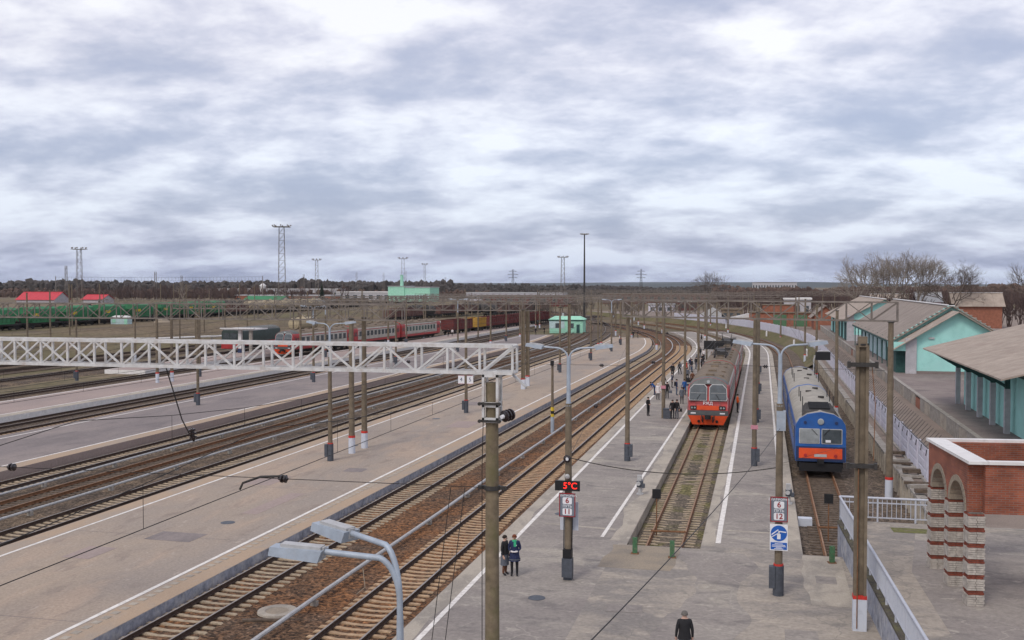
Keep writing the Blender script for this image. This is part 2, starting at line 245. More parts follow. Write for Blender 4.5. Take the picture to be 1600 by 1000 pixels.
M['dock_top'] = ground('dock_top', [((0.215, 0.175, 0.165),), ((0.265, 0.225, 0.205), 0.25, 0.45, 0.62, 0.9), ((0.16, 0.135, 0.13), 0.6, 0.52, 0.68, 0.8)], 12, 0.16, 0.25)
M['field'] = ground('field', [((0.155, 0.115, 0.07),), ((0.195, 0.15, 0.095), 0.03, 0.42, 0.58, 0.9), ((0.125, 0.108, 0.05), 0.05, 0.48, 0.6, 0.9), ((0.105, 0.08, 0.058), 0.14, 0.5, 0.64, 0.8), ((0.27, 0.215, 0.15), 0.3, 0.6, 0.7, 0.6)], 1.2, 0.38, 0.8, stretch=(1, 0.4, 1))
M['moss'] = flat('moss', (0.14, 0.145, 0.045), 0.95, var=0.35, sc=5, bump=0.4, dirt=(0.17, 0.14, 0.10), dsc=4, damt=0.8)
M['mossy_cap'] = flat('mossy_cap', (0.085, 0.075, 0.058), 0.95, var=0.35, sc=5, bump=0.4, dirt=(0.13, 0.125, 0.05), dsc=3, damt=0.8)
M['bark'] = flat('bark', (0.125, 0.10, 0.085), 0.95, var=0.2, sc=2)
M['pale_bark'] = flat('pale_bark', (0.25, 0.215, 0.18), 0.95, var=0.2, sc=2)
M['twig_red'] = flat('twig_red', (0.088, 0.058, 0.052), 0.95, var=0.3, sc=0.15)
M['far_wood'] = flat('far_wood', (0.066, 0.057, 0.053), 1.0, var=0.3, sc=0.02)
M['far_wood_brown'] = flat('far_wood_brown', (0.098, 0.064, 0.050), 1.0, var=0.3, sc=0.03)
M['hazed_hill'] = flat('hazed_hill', (0.06, 0.075, 0.08), 1.0, var=0.25, sc=0.004)  # bluish haze of distance painted into the hill colour
M['needles'] = flat('needles', (0.018, 0.032, 0.02), 0.95, var=0.3, sc=1)
M['skin'] = flat('skin', (0.50, 0.32, 0.25), 0.6, var=0.05)
for _n, _c in (('cloth_black', (0.015, 0.015, 0.018)), ('cloth_navy', (0.018, 0.026, 0.075)), ('cloth_blue', (0.02, 0.10, 0.33)), ('cloth_red', (0.50, 0.055, 0.03)),
               ('cloth_white', (0.66, 0.62, 0.62)), ('cloth_jeans', (0.05, 0.075, 0.13)), ('cloth_green', (0.04, 0.40, 0.20)), ('cloth_orange', (0.85, 0.13, 0.015)),
               ('cloth_grey', (0.10, 0.11, 0.135)), ('cloth_brown', (0.13, 0.055, 0.03)), ('hair_dark', (0.02, 0.014, 0.01)), ('hair_red', (0.16, 0.045, 0.02)), ('hair_grey', (0.13, 0.12, 0.11))):
    M[_n] = flat(_n, _c, 0.85, var=0.12, sc=9)
M['led'] = flat('led', (0.4, 0.0, 0.0), 0.5, emit=(1.0, 0.03, 0.02), es=1.6)
M['sign_grey'] = flat('sign_grey', (0.16, 0.185, 0.225), 0.55, var=0.06)
M['sign_blue'] = flat('sign_blue', (0.012, 0.10, 0.42), 0.5, var=0.06)
M['sign_white'] = flat('sign_white', (0.72, 0.73, 0.76), 0.5, var=0.05)
M['sign_pink'] = flat('sign_pink', (0.50, 0.22, 0.27), 0.6, var=0.08)
M['digit_red'] = flat('digit_red', (0.28, 0.012, 0.018), 0.6, var=0.05)

# ------------------------------------------------------------------ mesh helpers
class MB:
    def __init__(s): s.v = []; s.f = []; s.m = []
    def face(s, pts, mi=0):
        k = len(s.v); s.v += [tuple(p) for p in pts]; s.f.append(tuple(range(k, k + len(pts)))); s.m.append(mi); return s
    def hexa(s, p, mi=0):
        k = len(s.v); s.v += [tuple(q) for q in p]
        for q in ((3, 2, 1, 0), (4, 5, 6, 7), (0, 1, 5, 4), (1, 2, 6, 5), (2, 3, 7, 6), (3, 0, 4, 7)):
            s.f.append(tuple(k + i for i in q)); s.m.append(mi)
        return s
    def box(s, c, d, mi=0, rz=0.0, taper=1.0):
        hx, hy, hz = d[0] / 2, d[1] / 2, d[2] / 2; co, si = math.cos(rz), math.sin(rz); P = []
        for zz, t in ((-hz, 1.0), (hz, taper)):
            for x, y in ((-hx, -hy), (hx, -hy), (hx, hy), (-hx, hy)):
                x *= t; y *= t; P.append((c[0] + x * co - y * si, c[1] + x * si + y * co, c[2] + zz))
        return s.hexa(P, mi)
    def span(s, a, b, mi=0):
        return s.box([(a[i] + b[i]) / 2 for i in range(3)], [abs(b[i] - a[i]) for i in range(3)], mi)
    def beam(s, p, q, wd, ht, mi=0):
        p, q = Vector(p), Vector(q); d = (q - p).normalized(); up = Vector((0, 0, 1))
        if abs(d.z) > 0.97: up = Vector((0, 1, 0))
        a = d.cross(up).normalized() * wd / 2; b = a.cross(d).normalized() * ht / 2
        return s.hexa([p - a - b, p + a - b, p + a + b, p - a + b, q - a - b, q + a - b, q + a + b, q - a + b], mi)
    def tube(s, pts, r, n=8, mi=0, cap=True):
        pts = [Vector(p) for p in pts]; rr = r if isinstance(r, (list, tuple)) else [r] * len(pts); k = len(s.v); u = None
        for i, p in enumerate(pts):
            d = ((pts[min(i + 1, len(pts) - 1)] - pts[max(i - 1, 0)])).normalized()
            if u is None: u = d.orthogonal().normalized()
            u = (u - d * u.dot(d)).normalized(); v2 = d.cross(u)
            for j in range(n):
                a = 2 * math.pi * j / n; s.v.append(tuple(p + (u * math.cos(a) + v2 * math.sin(a)) * rr[i]))
        for i in range(len(pts) - 1):
            for j in range(n):
                a = k + i * n + j; b = k + i * n + (j + 1) % n; s.f.append((a, b, b + n, a + n)); s.m.append(mi)
        if cap:
            s.f.append(tuple(k + j for j in reversed(range(n)))); s.m.append(mi)
            s.f.append(tuple(k + (len(pts) - 1) * n + j for j in range(n))); s.m.append(mi)
        return s
    def lathe(s, prof, c=(0, 0, 0), n=12, mi=0, axis=None):
        ax = Vector(axis or (0, 0, 1)).normalized(); u = ax.orthogonal().normalized(); v2 = ax.cross(u); k = len(s.v); c = Vector(c)
        for r, h in prof:
            for j in range(n):
                a = 2 * math.pi * j / n; s.v.append(tuple(c + ax * h + (u * math.cos(a) + v2 * math.sin(a)) * r))
        for i in range(len(prof) - 1):
            for j in range(n):
                a = k + i * n + j; b = k + i * n + (j + 1) % n; s.f.append((a, b, b + n, a + n)); s.m.append(mi)
        s.f.append(tuple(k + j for j in reversed(range(n)))); s.m.append(mi)
        s.f.append(tuple(k + (len(prof) - 1) * n + j for j in range(n))); s.m.append(mi)
        return s
    def prism(s, poly, axis, a, b, mi=0):
        k = len(s.v); n = len(poly)
        for t in (a, b):
            for p, q in poly: s.v.append({'x': (t, p, q), 'y': (p, t, q), 'z': (p, q, t)}[axis])
        s.f.append(tuple(k + j for j in range(n))); s.m.append(mi); s.f.append(tuple(k + n + j for j in reversed(range(n)))); s.m.append(mi)
        for j in range(n): s.f.append((k + j, k + n + j, k + n + (j + 1) % n, k + (j + 1) % n)); s.m.append(mi)
        return s
    def loft(s, rings, mi=0, cap=True, closed=True):
        k = len(s.v); n = len(rings[0])
        for r in rings: s.v += [tuple(p) for p in r]
        for i in range(len(rings) - 1):
            for j in range(n if closed else n - 1):
                a = k + i * n + j; b = k + i * n + (j + 1) % n; s.f.append((a, b, b + n, a + n)); s.m.append(mi)
        if cap:
            s.f.append(tuple(k + j for j in reversed(range(n)))); s.m.append(mi)
            s.f.append(tuple(k + (len(rings) - 1) * n + j for j in range(n))); s.m.append(mi)
        return s
    def mesh(s, name, mats, smooth=False):
        me = bpy.data.meshes.new(name); me.from_pydata(s.v, [], s.f)
        for q in (mats if isinstance(mats, (list, tuple)) else [mats]): me.materials.append(M[q])
        me.polygons.foreach_set('material_index', s.m)
        if smooth:
            me.polygons.foreach_set('use_smooth', [True] * len(s.f)); me.set_sharp_from_angle(angle=R(38))
        me.update(); return me
    def build(s, name, mats, parent=None, smooth=False, loc=None, rz=0.0):
        o = bpy.data.objects.new(name, s.mesh(name, mats, smooth)); COL.objects.link(o)
        if parent: o.parent = parent
        if loc: o.location = loc
        if rz: o.rotation_euler = (0, 0, rz)
        return o
def put(name, me, parent=None, loc=(0, 0, 0), rz=0.0, rot=None):
    o = bpy.data.objects.new(name, me); COL.objects.link(o); o.location = loc; o.rotation_euler = rot or (0, 0, rz)
    if parent: o.parent = parent
    return o
def tag(o, label, cat, group=None):
    o['label'] = label; o['category'] = cat
    if group: o['group'] = group
    return o
def thing(name, label, cat, loc=(0, 0, 0), rz=0.0, group=None):
    o = bpy.data.objects.new(name, None); COL.objects.link(o); o.location = loc; o.rotation_euler = (0, 0, rz); o.empty_display_size = 0.3
    return tag(o, label, cat, group)
def struct(o): o['kind'] = 'structure'; return o
def stuff(o): o['kind'] = 'stuff'; return o
def dup(root, loc, rz=None, label=None, group=None):
    r = root.copy(); COL.objects.link(r); r.location = loc
    if rz is not None: r.rotation_euler = (0, 0, rz)
    if label: r['label'] = label
    if group: r['group'] = group
    for ch in list(root.children):
        c = ch.copy(); COL.objects.link(c); c.parent = r
        for g in list(ch.children):
            d = g.copy(); COL.objects.link(d); d.parent = c
    return r
def text(name, body, size, m, parent, loc, rot, ext=0.002, bold=0.0):
    cu = bpy.data.curves.new(name, 'FONT'); cu.body = body; cu.size = size; cu.extrude = ext; cu.align_x = 'CENTER'; cu.align_y = 'CENTER'; cu.offset = bold
    tmp = bpy.data.objects.new('tmp', cu); COL.objects.link(tmp); dg = bpy.context.evaluated_depsgraph_get()
    me = bpy.data.meshes.new_from_object(tmp.evaluated_get(dg)); me.materials.clear(); me.materials.append(M[m]); bpy.data.objects.remove(tmp)
    o = bpy.data.objects.new(name, me); COL.objects.link(o); o.location = loc; o.rotation_euler = rot; o.parent = parent
    return o
def rrect(x0, x1, z0, z1, r, n=3):
    P = []
    for cx, cz, a0 in ((x1 - r, z1 - r, 0), (x0 + r, z1 - r, 90), (x0 + r, z0 + r, 180), (x1 - r, z0 + r, 270)):
        for i in range(n + 1):
            a = R(a0 + 90 * i / n); P.append((cx + r * math.cos(a), cz + r * math.sin(a)))
    return P

# ------------------------------------------------------------------ alignment of the tracks: straight, then a curve to the left
def path(X, s):
    left = X < -29
    dr = 0.014 * (min(s, 185) - 60) * min(1, max(0, (-X - 12) / 10)) if s > 20 else 0.014 * -40 * min(1, max(0, (-X - 12) / 10))
    if X < -58.5: return X + dr + (0.078 * (s - 150) if -83 < X < -75 and s > 150 else 0), s
    Y0, RC, C, AM = (190, 600, -640, 0.42) if left else (178, 335, -349, 0.46)
    if s <= Y0: return X + dr, s
    a = (s - Y0) / RC; a2 = min(a, AM); r = X + dr - C
    x, y = C + r * math.cos(a2), Y0 + r * math.sin(a2)
    if a > AM:
        e = (a - AM) * RC; x -= math.sin(a2) * e; y += math.cos(a2) * e
    return x, y
def heading(X, s):
    a, b = path(X, s - 1), path(X, s + 1); return math.atan2(-(b[0] - a[0]), b[1] - a[1])
def steps(s0, s1, d=6.0):
    if s0 >= s1: return [s0]
    P = [s0]
    for q in (20, 150, 178):
        if s0 < q < s1: P.append(q)
    q = 178 + d
    while q < s1:
        if q > s0: P.append(q)
        q += d
    P.append(s1); return sorted(set(P))
def ribbon(mb, Xa, Xb, s0, s1, z0, z1=None, mi=0, d=6.0):
    """flat strip between two offsets; Xa and Xb may be functions of s"""
    z1 = z0 if z1 is None else z1
    fa = Xa if callable(Xa) else (lambda s: Xa); fb = Xb if callable(Xb) else (lambda s: Xb)
    P = steps(s0, s1, d)
    for a, b in zip(P, P[1:]):
        p, q, r, t = path(fa(a), a), path(fb(a), a), path(fb(b), b), path(fa(b), b)
        mb.face([(p[0], p[1], z0), (q[0], q[1], z1), (r[0], r[1], z1), (t[0], t[1], z0)], mi)
    return mb
# ================================================================== the setting
ZG = -0.38
def wob(X, amp, seed):
    q = random.Random(seed); ph = [(q.uniform(0.25, 0.9), q.uniform(0, 6.3), q.uniform(0.4, 1)) for _ in range(4)] + [(q.uniform(1.6, 3.2), q.uniform(0, 6.3), 0.35)]
    return lambda s: X + amp * sum(a * math.sin(f * s + p) for f, p, a in ph) / 2.2
def dense(mb, fa, fb, s0, s1, z, d=0.5, mi=0):
    ga = fa if callable(fa) else (lambda s: fa); gb = fb if callable(fb) else (lambda s: fb)
    n = max(1, int((s1 - s0) / d)); P = [s0 + (s1 - s0) * i / n for i in range(n + 1)]
    for a, b in zip(P, P[1:]):
        p, q, r, t = path(ga(a), a), path(gb(a), a), path(gb(b), b), path(ga(b), b)
        mb.face([(p[0], p[1], z), (q[0], q[1], z), (r[0], r[1], z), (t[0], t[1], z)], mi)
    return mb
g = MB().face([(-9000, -400, ZG), (9000, -400, ZG), (9000, 14000, ZG), (-9000, 14000, ZG)]); struct(g.build('ground', 'field'))
def bed(name, Xa, Xb, s0, s1, z, m):
    mb = MB(); ribbon(mb, Xa, Xb, s0, s1, z); ribbon(mb, Xa - 0.5, Xa, s0, s1, ZG, z); ribbon(mb, Xb, Xb + 0.5, s0, s1, z, ZG)
    return struct(mb.build(name, m))
bed('rusty_ballast_bed', -21.0, -12.2, -20, 330, -0.24, 'rust_ballast')
bed('grey_ballast_bed', -46.2, -33.4, -20, 460, -0.24, 'dark_ballast')
bed('brown_ballast_bed', -65.6, -58.2, -20, 460, -0.225, 'brown_ballast')
bed('outer_ballast_bed', -82.9, -78.0, -20, 420, -0.23, 'dark_ballast')
bed('far_ballast_bed', -97.0, -90.0, -20, 460, -0.23, 'dark_ballast')
mb = MB(); ribbon(mb, -5.85, -2.65, 46.5, 320, -0.325); struct(mb.build('bay_ballast_bed', 'mossy_ballast'))
mb = MB(); ribbon(mb, 1.9, 7.95, 47.0, 168, -0.345); ribbon(mb, 1.9, 6.2, 168, 330, -0.345); struct(mb.build('siding_ballast_bed', 'brown_ballast'))
# a rusty fringe along the near running line
mb = MB(); dense(mb, wob(-15.9, 0.3, 3), wob(-15.25, 0.12, 4), -5, 150, -0.236, 0.6); struct(mb.build('rust_stain_strip', 'rust_ballast'))

# ---- platforms
def platform(name, Xa, Xb, s0, s1, top, side, z=0.2):
    mb = MB(); ribbon(mb, Xa, Xb, s0, s1, z); ribbon(mb, Xa, Xa, s0, s1, z, ZG, 1); ribbon(mb, Xb, Xb, s0, s1, ZG, z, 1)
    fa = Xa if callable(Xa) else (lambda s: Xa); fb = Xb if callable(Xb) else (lambda s: Xb)
    for s in (s0, s1):
        p, q = path(fa(s), s), path(fb(s), s); mb.face([(p[0], p[1], ZG), (q[0], q[1], ZG), (q[0], q[1], z), (p[0], p[1], z)], 1)
    return struct(mb.build(name, [top, side]))
def stripe(parent, Xa, wd, s0, s1, z=0.208, seed=None, name='painted_line'):
    mb = MB(); fa = Xa if callable(Xa) else (lambda s: Xa)
    if seed: dense(mb, wob(Xa, 0.012, seed), wob(Xa + wd, 0.012, seed + 1), s0, min(s1, 130), z, 0.7); ribbon(mb, Xa, Xa + wd, min(s1, 130), s1, z) if s1 > 130 else None
    else: ribbon(mb, fa, lambda s: fa(s) + wd, s0, s1, z)
    return mb.build(name, 'white_line', parent)
def edge(parent, fa, fb, s0, s1, m, z=0.204, name='edge_strip', d=0.5):
    mb = MB(); dense(mb, fa, fb, s0, s1, z, d); return mb.build(name, m, parent)
pa = platform('island_platform', -33.1, -21.3, -20, 232, 'warm_asphalt', 'blue_wall')
edge(pa, wob(-22.55, 0.05, 21), -21.32, -20, 228, 'edge_strip', d=0.8); edge(pa, -33.08, wob(-32.1, 0.04, 23), -20, 228, 'edge_strip', d=0.8)
stripe(pa, -22.82, 0.19, -20, 229, seed=31); stripe(pa, -32.05, 0.17, -20, 229, seed=33)
mb = MB()
for i in range(90):
    p = path(-22.25, 20 + i * 0.55); mb.box((p[0], p[1], 0.212), (0.28, 0.30, 0.012))
stuff(mb.build('tactile_studs', 'edge_concrete', pa))
pb = platform('second_island_platform', lambda s: -58.0 + .05 * max(0, s - 160), -46.7, -20, 240, 'dark_asphalt', 'rose_asphalt')
stripe(pb, -48.15, 0.2, -20, 238, seed=41); stripe(pb, lambda s: -57.0 + .05 * max(0, s - 160), 0.2, -20, 238)
edge(pb, -47.95, -46.72, -20, 238, 'edge_strip', d=4.0)
pc = platform('third_island_platform', lambda s: -75.2 + .03 * max(0, s - 150), -66.0, -20, 300, 'rose_asphalt', 'white')
stripe(pc, -67.5, 0.22, -20, 298); stripe(pc, lambda s: -74.9 + .03 * max(0, s - 150), 0.3, -20, 298); edge(pc, -67.2, -66.03, -20, 298, 'edge_concrete', d=6.0)
pd = platform('outer_platform', -89.4, -83.1, 128, 230, 'rose_asphalt', 'white'); stripe(pd, -83.9, 0.25, 128, 229); stripe(pd, -89.2, 0.25, 128, 229)
p6 = platform('bay_platform_left_arm', -11.95, -5.9, 48, 262, 'grey_asphalt', 'edge_concrete')
p6r = platform('bay_platform_right_arm', -2.6, 1.85, 48, 262, 'grey_asphalt', 'edge_concrete')
mb = MB(); mb.face([(-11.95, -20, 0.2), (-6.3, -20, 0.2), (-6.3, 48, 0.2), (-11.95, 48, 0.2)]); mb.face([(-11.95, -20, 0.2), (-11.95, 48, 0.2), (-11.95, 48, ZG), (-11.95, -20, ZG)], 1)
struct(mb.build('bay_platform_head', ['grey_asphalt', 'edge_concrete']))
mb = MB(); mb.face([(-6.3, -20, 0.2), (4.4, -20, 0.2), (4.4, 47.4, 0.2), (-6.3, 47.4, 0.2)]); mb.face([(-6.3, 47.4, 0.2), (-5.9, 47.4, 0.2), (-5.9, 48, 0.2), (-6.3, 48, 0.2)]); mb.face([(-2.6, 47.4, 0.2), (1.85, 47.4, 0.2), (1.85, 48, 0.2), (-2.6, 48, 0.2)])
mb.face([(-5.9, 47.4, 0.2), (-2.6, 47.4, 0.2), (-2.6, 47.4, ZG), (-5.9, 47.4, ZG)]); mb.face([(1.85, 47.4, 0.2), (4.4, 47.4, 0.2), (4.4, 47.4, ZG), (1.85, 47.4, ZG)])
head = struct(mb.build('bay_platform_concourse', 'worn_concrete'))
edge(p6, -11.93, wob(-11.25, 0.16, 51), 48.02, 200, 'edge_concrete'); edge(p6, wob(-6.75, 0.22, 52), -5.92, 48.02, 200, 'edge_concrete')
edge(p6r, -2.58, wob(-2.05, 0.13, 53), 48.02, 200, 'edge_concrete'); edge(p6r, wob(1.30, 0.06, 54), 1.83, 48.02, 200, 'edge_concrete')
mb = MB(); dense(mb, -11.93, wob(-11.2, 0.18, 55), -20, 48, 0.204); h1 = mb.build('edge_strip', 'edge_concrete', head)
mb = MB(); dense(mb, wob(-6.5, 0.35, 57), wob(-3.4, 0.3, 58), 43.4, 47.3, 0.206, 0.25); mb.build('sandy_patch', 'sand', head)
mb = MB(); dense(mb, wob(1.9, 0.25, 59), 3.4, 40.0, 47.3, 0.206, 0.25); mb.build('sandy_patch', 'edge_concrete', head)
mb = MB(); dense(mb, wob(-3.0, 0.5, 61), wob(-0.6, 0.5, 62), 20.0, 47.0, 0.204, 0.4); mb.build('asphalt_patch', 'grey_asphalt', head)
mb = MB(); mb.face([(-2.58, 51.2, 0.205), (1.83, 51.0, 0.205), (1.83, 51.25, 0.205), (-2.58, 51.42, 0.205)]); mb.build('repair_joint', 'edge_concrete', p6r)
mb = MB(); mb.face([(-10.4, 50.6, 0.205), (-6.8, 50.1, 0.205), (-6.8, 50.32, 0.205), (-10.4, 50.85, 0.205)]); mb.build('repair_joint', 'edge_concrete', p6)
stripe(p6, -11.2, 0.2, 48.02, 258, seed=63); 
mb = MB(); dense(mb, -11.2, -11.0, -20, 48.0, 0.208, 3.0); mb.build('painted_line', 'white_line', head)
stripe(p6, lambda s: -7.3 + 0.9 * min(1, max(0, (s - 48.5) / 42)), 0.17, 48.6, 258)
stripe(p6r, -1.98, 0.24, 48.6, 258, seed=65); stripe(p6r, 1.02, 0.17, 57, 258, seed=67)

for k_, (x_, y_, a_, b_, m_) in enumerate(((-1.2, 33.5, 1.6, 1.0, 'edge_concrete'), (1.4, 36.2, 1.1, 1.5, 'grey_asphalt'), (-4.8, 38.0, 1.3, .9, 'grey_asphalt'), (-5.4, 33.0, 1.0, 1.4, 'edge_concrete'), (2.6, 43.5, .8, 1.1, 'grey_asphalt'), (-2.0, 41.5, .7, .6, 'edge_concrete'))):
    MB().box((0, 0, 0), (a_, b_, .004)).build('repair_patch', m_, head, loc=(x_, y_, .2085), rz=.1 * (k_ % 3 - 1))
for k_, (x_, y_, a_, b_, m_) in enumerate(((-26.5, 44, 2.4, 1.6, 'dark_asphalt'), (-29.0, 58, 1.8, 3.0, 'rose_asphalt'), (-25.2, 62.5, 1.3, 1.3, 'dark_asphalt'), (-28.6, 40.5, 1.4, 2.0, 'rose_asphalt'), (-24.8, 85, 2.0, 4.0, 'rose_asphalt'), (-27.5, 100, 3.0, 3.0, 'dark_asphalt'), (-25.5, 52, .9, 5.5, 'rose_asphalt'))):
    MB().box((0, 0, 0), (a_, b_, .004)).build('repair_patch', m_, pa, loc=(*path(x_, y_), .2045), rz=.03 * (k_ % 3 - 1))
for x_, y_ in ((-25.6, 47.2), (-29.3, 72), (-28.2, 88)): MB().lathe([(.36, 0), (.35, .012)], n=20).build('manhole_cover', 'box_grey', pa, loc=(*path(x_, y_), .203))
for x_, y_ in ((-8.2, 38.5), (-10.0, 53)): MB().lathe([(.33, 0), (.32, .012)], n=20).build('manhole_cover', 'box_grey', p6 if y_ > 48 else head, loc=(x_, y_, .206))
sm = MB()
for s_ in range(32, 200, 12): ribbon(sm, -32.0, -22.9, s_, s_ + .035, .2043)
sm.build('expansion_joints', 'dark_asphalt', pa)
# ---- tracks
RP = [(-.075, -.18), (.075, -.18), (.075, -.165), (.012, -.15), (.012, -.045), (.037, -.035), (.037, 0), (-.037, 0), (-.037, -.035), (-.012, -.045), (-.012, -.15), (-.075, -.165)]
def rail_mesh(X, s0, s1, zr):
    mb = MB(); P = steps(s0, s1, 5.0); rings = []
    for s in P:
        x, y = path(X, s); h = heading(X, s); co, si = math.cos(h), math.sin(h)
        rings.append([(x + a * co, y + a * si, zr + b) for a, b in RP])
    mb.loft(rings)
    n = len(RP)
    for i in range(len(P) - 1): mb.m[i * n + 6] = 1
    return mb
def sleeper_mesh(m, wood=False):
    mb = MB(); rings = []
    prof = [(-1.36, -.225), (-1.30, -.195), (-.62, -.182), (-.25, -.222), (.25, -.222), (.62, -.182), (1.30, -.195), (1.36, -.225)] if not wood else [(-1.37, -.19), (1.37, -.19)]
    for x, zt in prof:
        wd = 0.095 if not wood else 0.115; rings.append([(x, -wd - 0.03, -.36), (x, wd + 0.03, -.36), (x, wd, zt), (x, -wd, zt)])
    return mb.loft(rings).mesh('sleeper', m)
SL = {'tan': sleeper_mesh('sleeper_tan'), 'pale': sleeper_mesh('sleeper_pale'), 'wood': sleeper_mesh('sleeper_wood', True), 'bay': sleeper_mesh('sleeper_pale')}
def track(name, X, s0, s1, zr, sl, near, rusty=False, ends=True, far_end=None):
    root = bpy.data.objects.new(name, None); COL.objects.link(root); struct(root)
    for d in (-.797, .797):
        rail_mesh(X + d, s0, s1, zr).build('rail', ['rusty_rail', 'rust_top'] if rusty else ['rail', 'rail_top'], root)
    me = SL[sl]; s = s0 + 0.3; mb = MB(); pts = [v.co.copy() for v in me.vertices]; fs = [tuple(p.vertices) for p in me.polygons]; k = 0
    while s < min(s1, far_end or 210):
        x, y = path(X, s); h = heading(X, s)
        if sl == 'wood': h += rnd.uniform(-.03, .03)
        if near[0] < s < near[1] and k < 300:
            put('sleeper', me, root, (x + rnd.uniform(-.02, .02), y, zr + (rnd.uniform(-.022, .004) if sl == 'bay' else rnd.uniform(-.008, .004))), h); k += 1
        elif s > 24:
            co, si = math.cos(h), math.sin(h); o = len(mb.v)
            mb.v += [(x + p.x * co - p.y * si, y + p.x * si + p.y * co, zr + p.z) for p in pts]; mb.f += [tuple(o + i for i in q) for q in fs]; mb.m += [0] * len(fs)
        s += 0.543
    if mb.f: stuff(mb.build('sleepers', {'tan': 'sleeper_tan', 'pale': 'sleeper_pale', 'wood': 'sleeper_wood', 'bay': 'sleeper_pale'}[sl], root))
    return root
track('railway_track', -20.0, 10, 318, 0, 'pale', (26, 120))
track('railway_track', -13.95, 10, 322, 0, 'tan', (26, 120))
track('railway_track', -35.0, 10, 520, 0, 'pale', (36, 100))
track('railway_track', -40.1, 10, 520, 0, 'wood', (44, 90), True)
track('railway_track', -44.3, 10, 520, 0, 'pale', (48, 100))
track('railway_track', -59.6, 10, 520, 0, 'tan', (0, 0)); track('railway_track', -63.6, 10, 520, 0, 'wood', (0, 0))
track('railway_track', -80.4, 10, 400, 0, 'wood', (0, 0))
track('railway_track', -93.6, 10, 460, 0, 'wood', (0, 0))
t11 = track('railway_track', -4.35, 47.9, 330, -0.1, 'bay', (48, 92), True, far_end=92)
t12 = track('railway_track', 3.7, 47.9, 330, -0.1, 'wood', (48, 72), True, far_end=72)
for t, X, y in ((t11, -4.35, 51.3), (t12, 3.7, 54.0)):
    MB().tube([(X - 0.85, y, -0.02), (X + 0.85, y + 0.1, -0.02)], 0.05, 6).build('stop_bar', 'rusty_rail', t)
# more yard tracks far left, seen as thin dark lines
def far_track(x0, y0, x1, y1):
    mb = MB(); d = Vector((x1 - x0, y1 - y0, 0)).normalized(); nrm = Vector((d.y, -d.x, 0))
    mb2 = MB(); a, b = Vector((x0, y0, 0)), Vector((x1, y1, 0)); mb2.face([a - nrm * 2.2 + Vector((0, 0, -.3)), a + nrm * 2.2 + Vector((0, 0, -.3)), b + nrm * 2.2 + Vector((0, 0, -.3)), b - nrm * 2.2 + Vector((0, 0, -.3))])
    root = bpy.data.objects.new('railway_track', None); COL.objects.link(root); struct(root)
    mb2.build('trackbed', 'dark_ballast', root)
    for k in (-.8, .8): MB().beam(a + nrm * k + Vector((0, 0, -.09)), b + nrm * k + Vector((0, 0, -.09)), 0.09, 0.18).build('rail', 'rail', root)
    return root
eb = MB()
for ya, yb in ((40, 300), (300, 560)):
    eb.face([(-112, ya, ZG + .01), (-112, yb, ZG + .01), (-136, yb, 2.4), (-136, ya, 2.4)][::-1]); eb.face([(-136, ya, 2.4), (-136, yb, 2.4), (-800, yb, 2.4), (-800, ya, 2.4)][::-1])
eb.face([(-112, 560, ZG + .01), (-136, 560, 2.4), (-800, 560, 2.4), (-800, 640, ZG + .01), (-112, 640, ZG + .01)])
struct(eb.build('yard_embankment', 'field'))
def yard_track(x0, y0, x1, y1, z_):
    n0 = len(bpy.data.objects); o = far_track(x0, y0, x1, y1); o.location = (0, 0, z_ + .3)
for dx in (0, 5.5, 11, 17, 24, 32): yard_track(-152.0 - dx, 60, -170.5 - dx, 520, 2.4)
far_track(-104, 60, -98, 330); far_track(-110, 60, -106, 330)

# ---- long pipes on low supports beside the tracks
def pipe(X, zc, r, s0, s1, m, label):
    t = thing('ground_pipe', label, 'pipe'); P = [(*path(X, s), zc + 0.02 * math.sin(s * .3)) for s in steps(s0, s1, 5)]
    if s1 > 60: P = [(*path(X, s), zc + 0.03 * math.sin(s * .21)) for s in range(int(s0), int(s1), 4)]
    MB().tube(P, r, 8).build('pipe_run', m, t, True)
    me = MB().span((-.13, -.1, ZG), (.13, .1, zc - r + .01)).mesh('support', 'concrete')
    for s in range(int(s0) + 3, min(int(s1), 150), 7): x, y = path(X, s); put('support', me, t, (x, y, 0))
    return t
pipe(-16.45, 0.02, 0.085, 6, 235, 'steel_grey', 'long grey pipe on the brown ballast between the two nearest running tracks')
pipe(-37.6, 0.06, 0.075, 10, 230, 'steel_grey', 'grey pipe beside the rails next to the wide brown platform')
pipe(-42.2, 0.06, 0.075, 10, 230, 'steel_grey', 'grey pipe between the middle tracks, just before the dark grey platform')
mr = thing('manhole_ring', 'round pale concrete manhole ring set in the ballast beside the pipe', 'manhole', (-17.6, 35.9, -0.225))
MB().lathe([(0.75, 0), (0.73, 0.07), (0.45, 0.07), (0.42, 0.03)], n=24).build('ring', 'edge_concrete', mr); MB().lathe([(0.44, 0.02), (0.43, 0.045)], n=20).build('lid', 'sand', mr)
tag(MB().beam((-18.35, 34.6, -0.18), (-16.9, 35.0, -0.18), 0.12, 0.08).build('loose_timber', 'sleeper_wood'), 'dark loose timber lying on ballast in front of the manhole ring', 'timber')

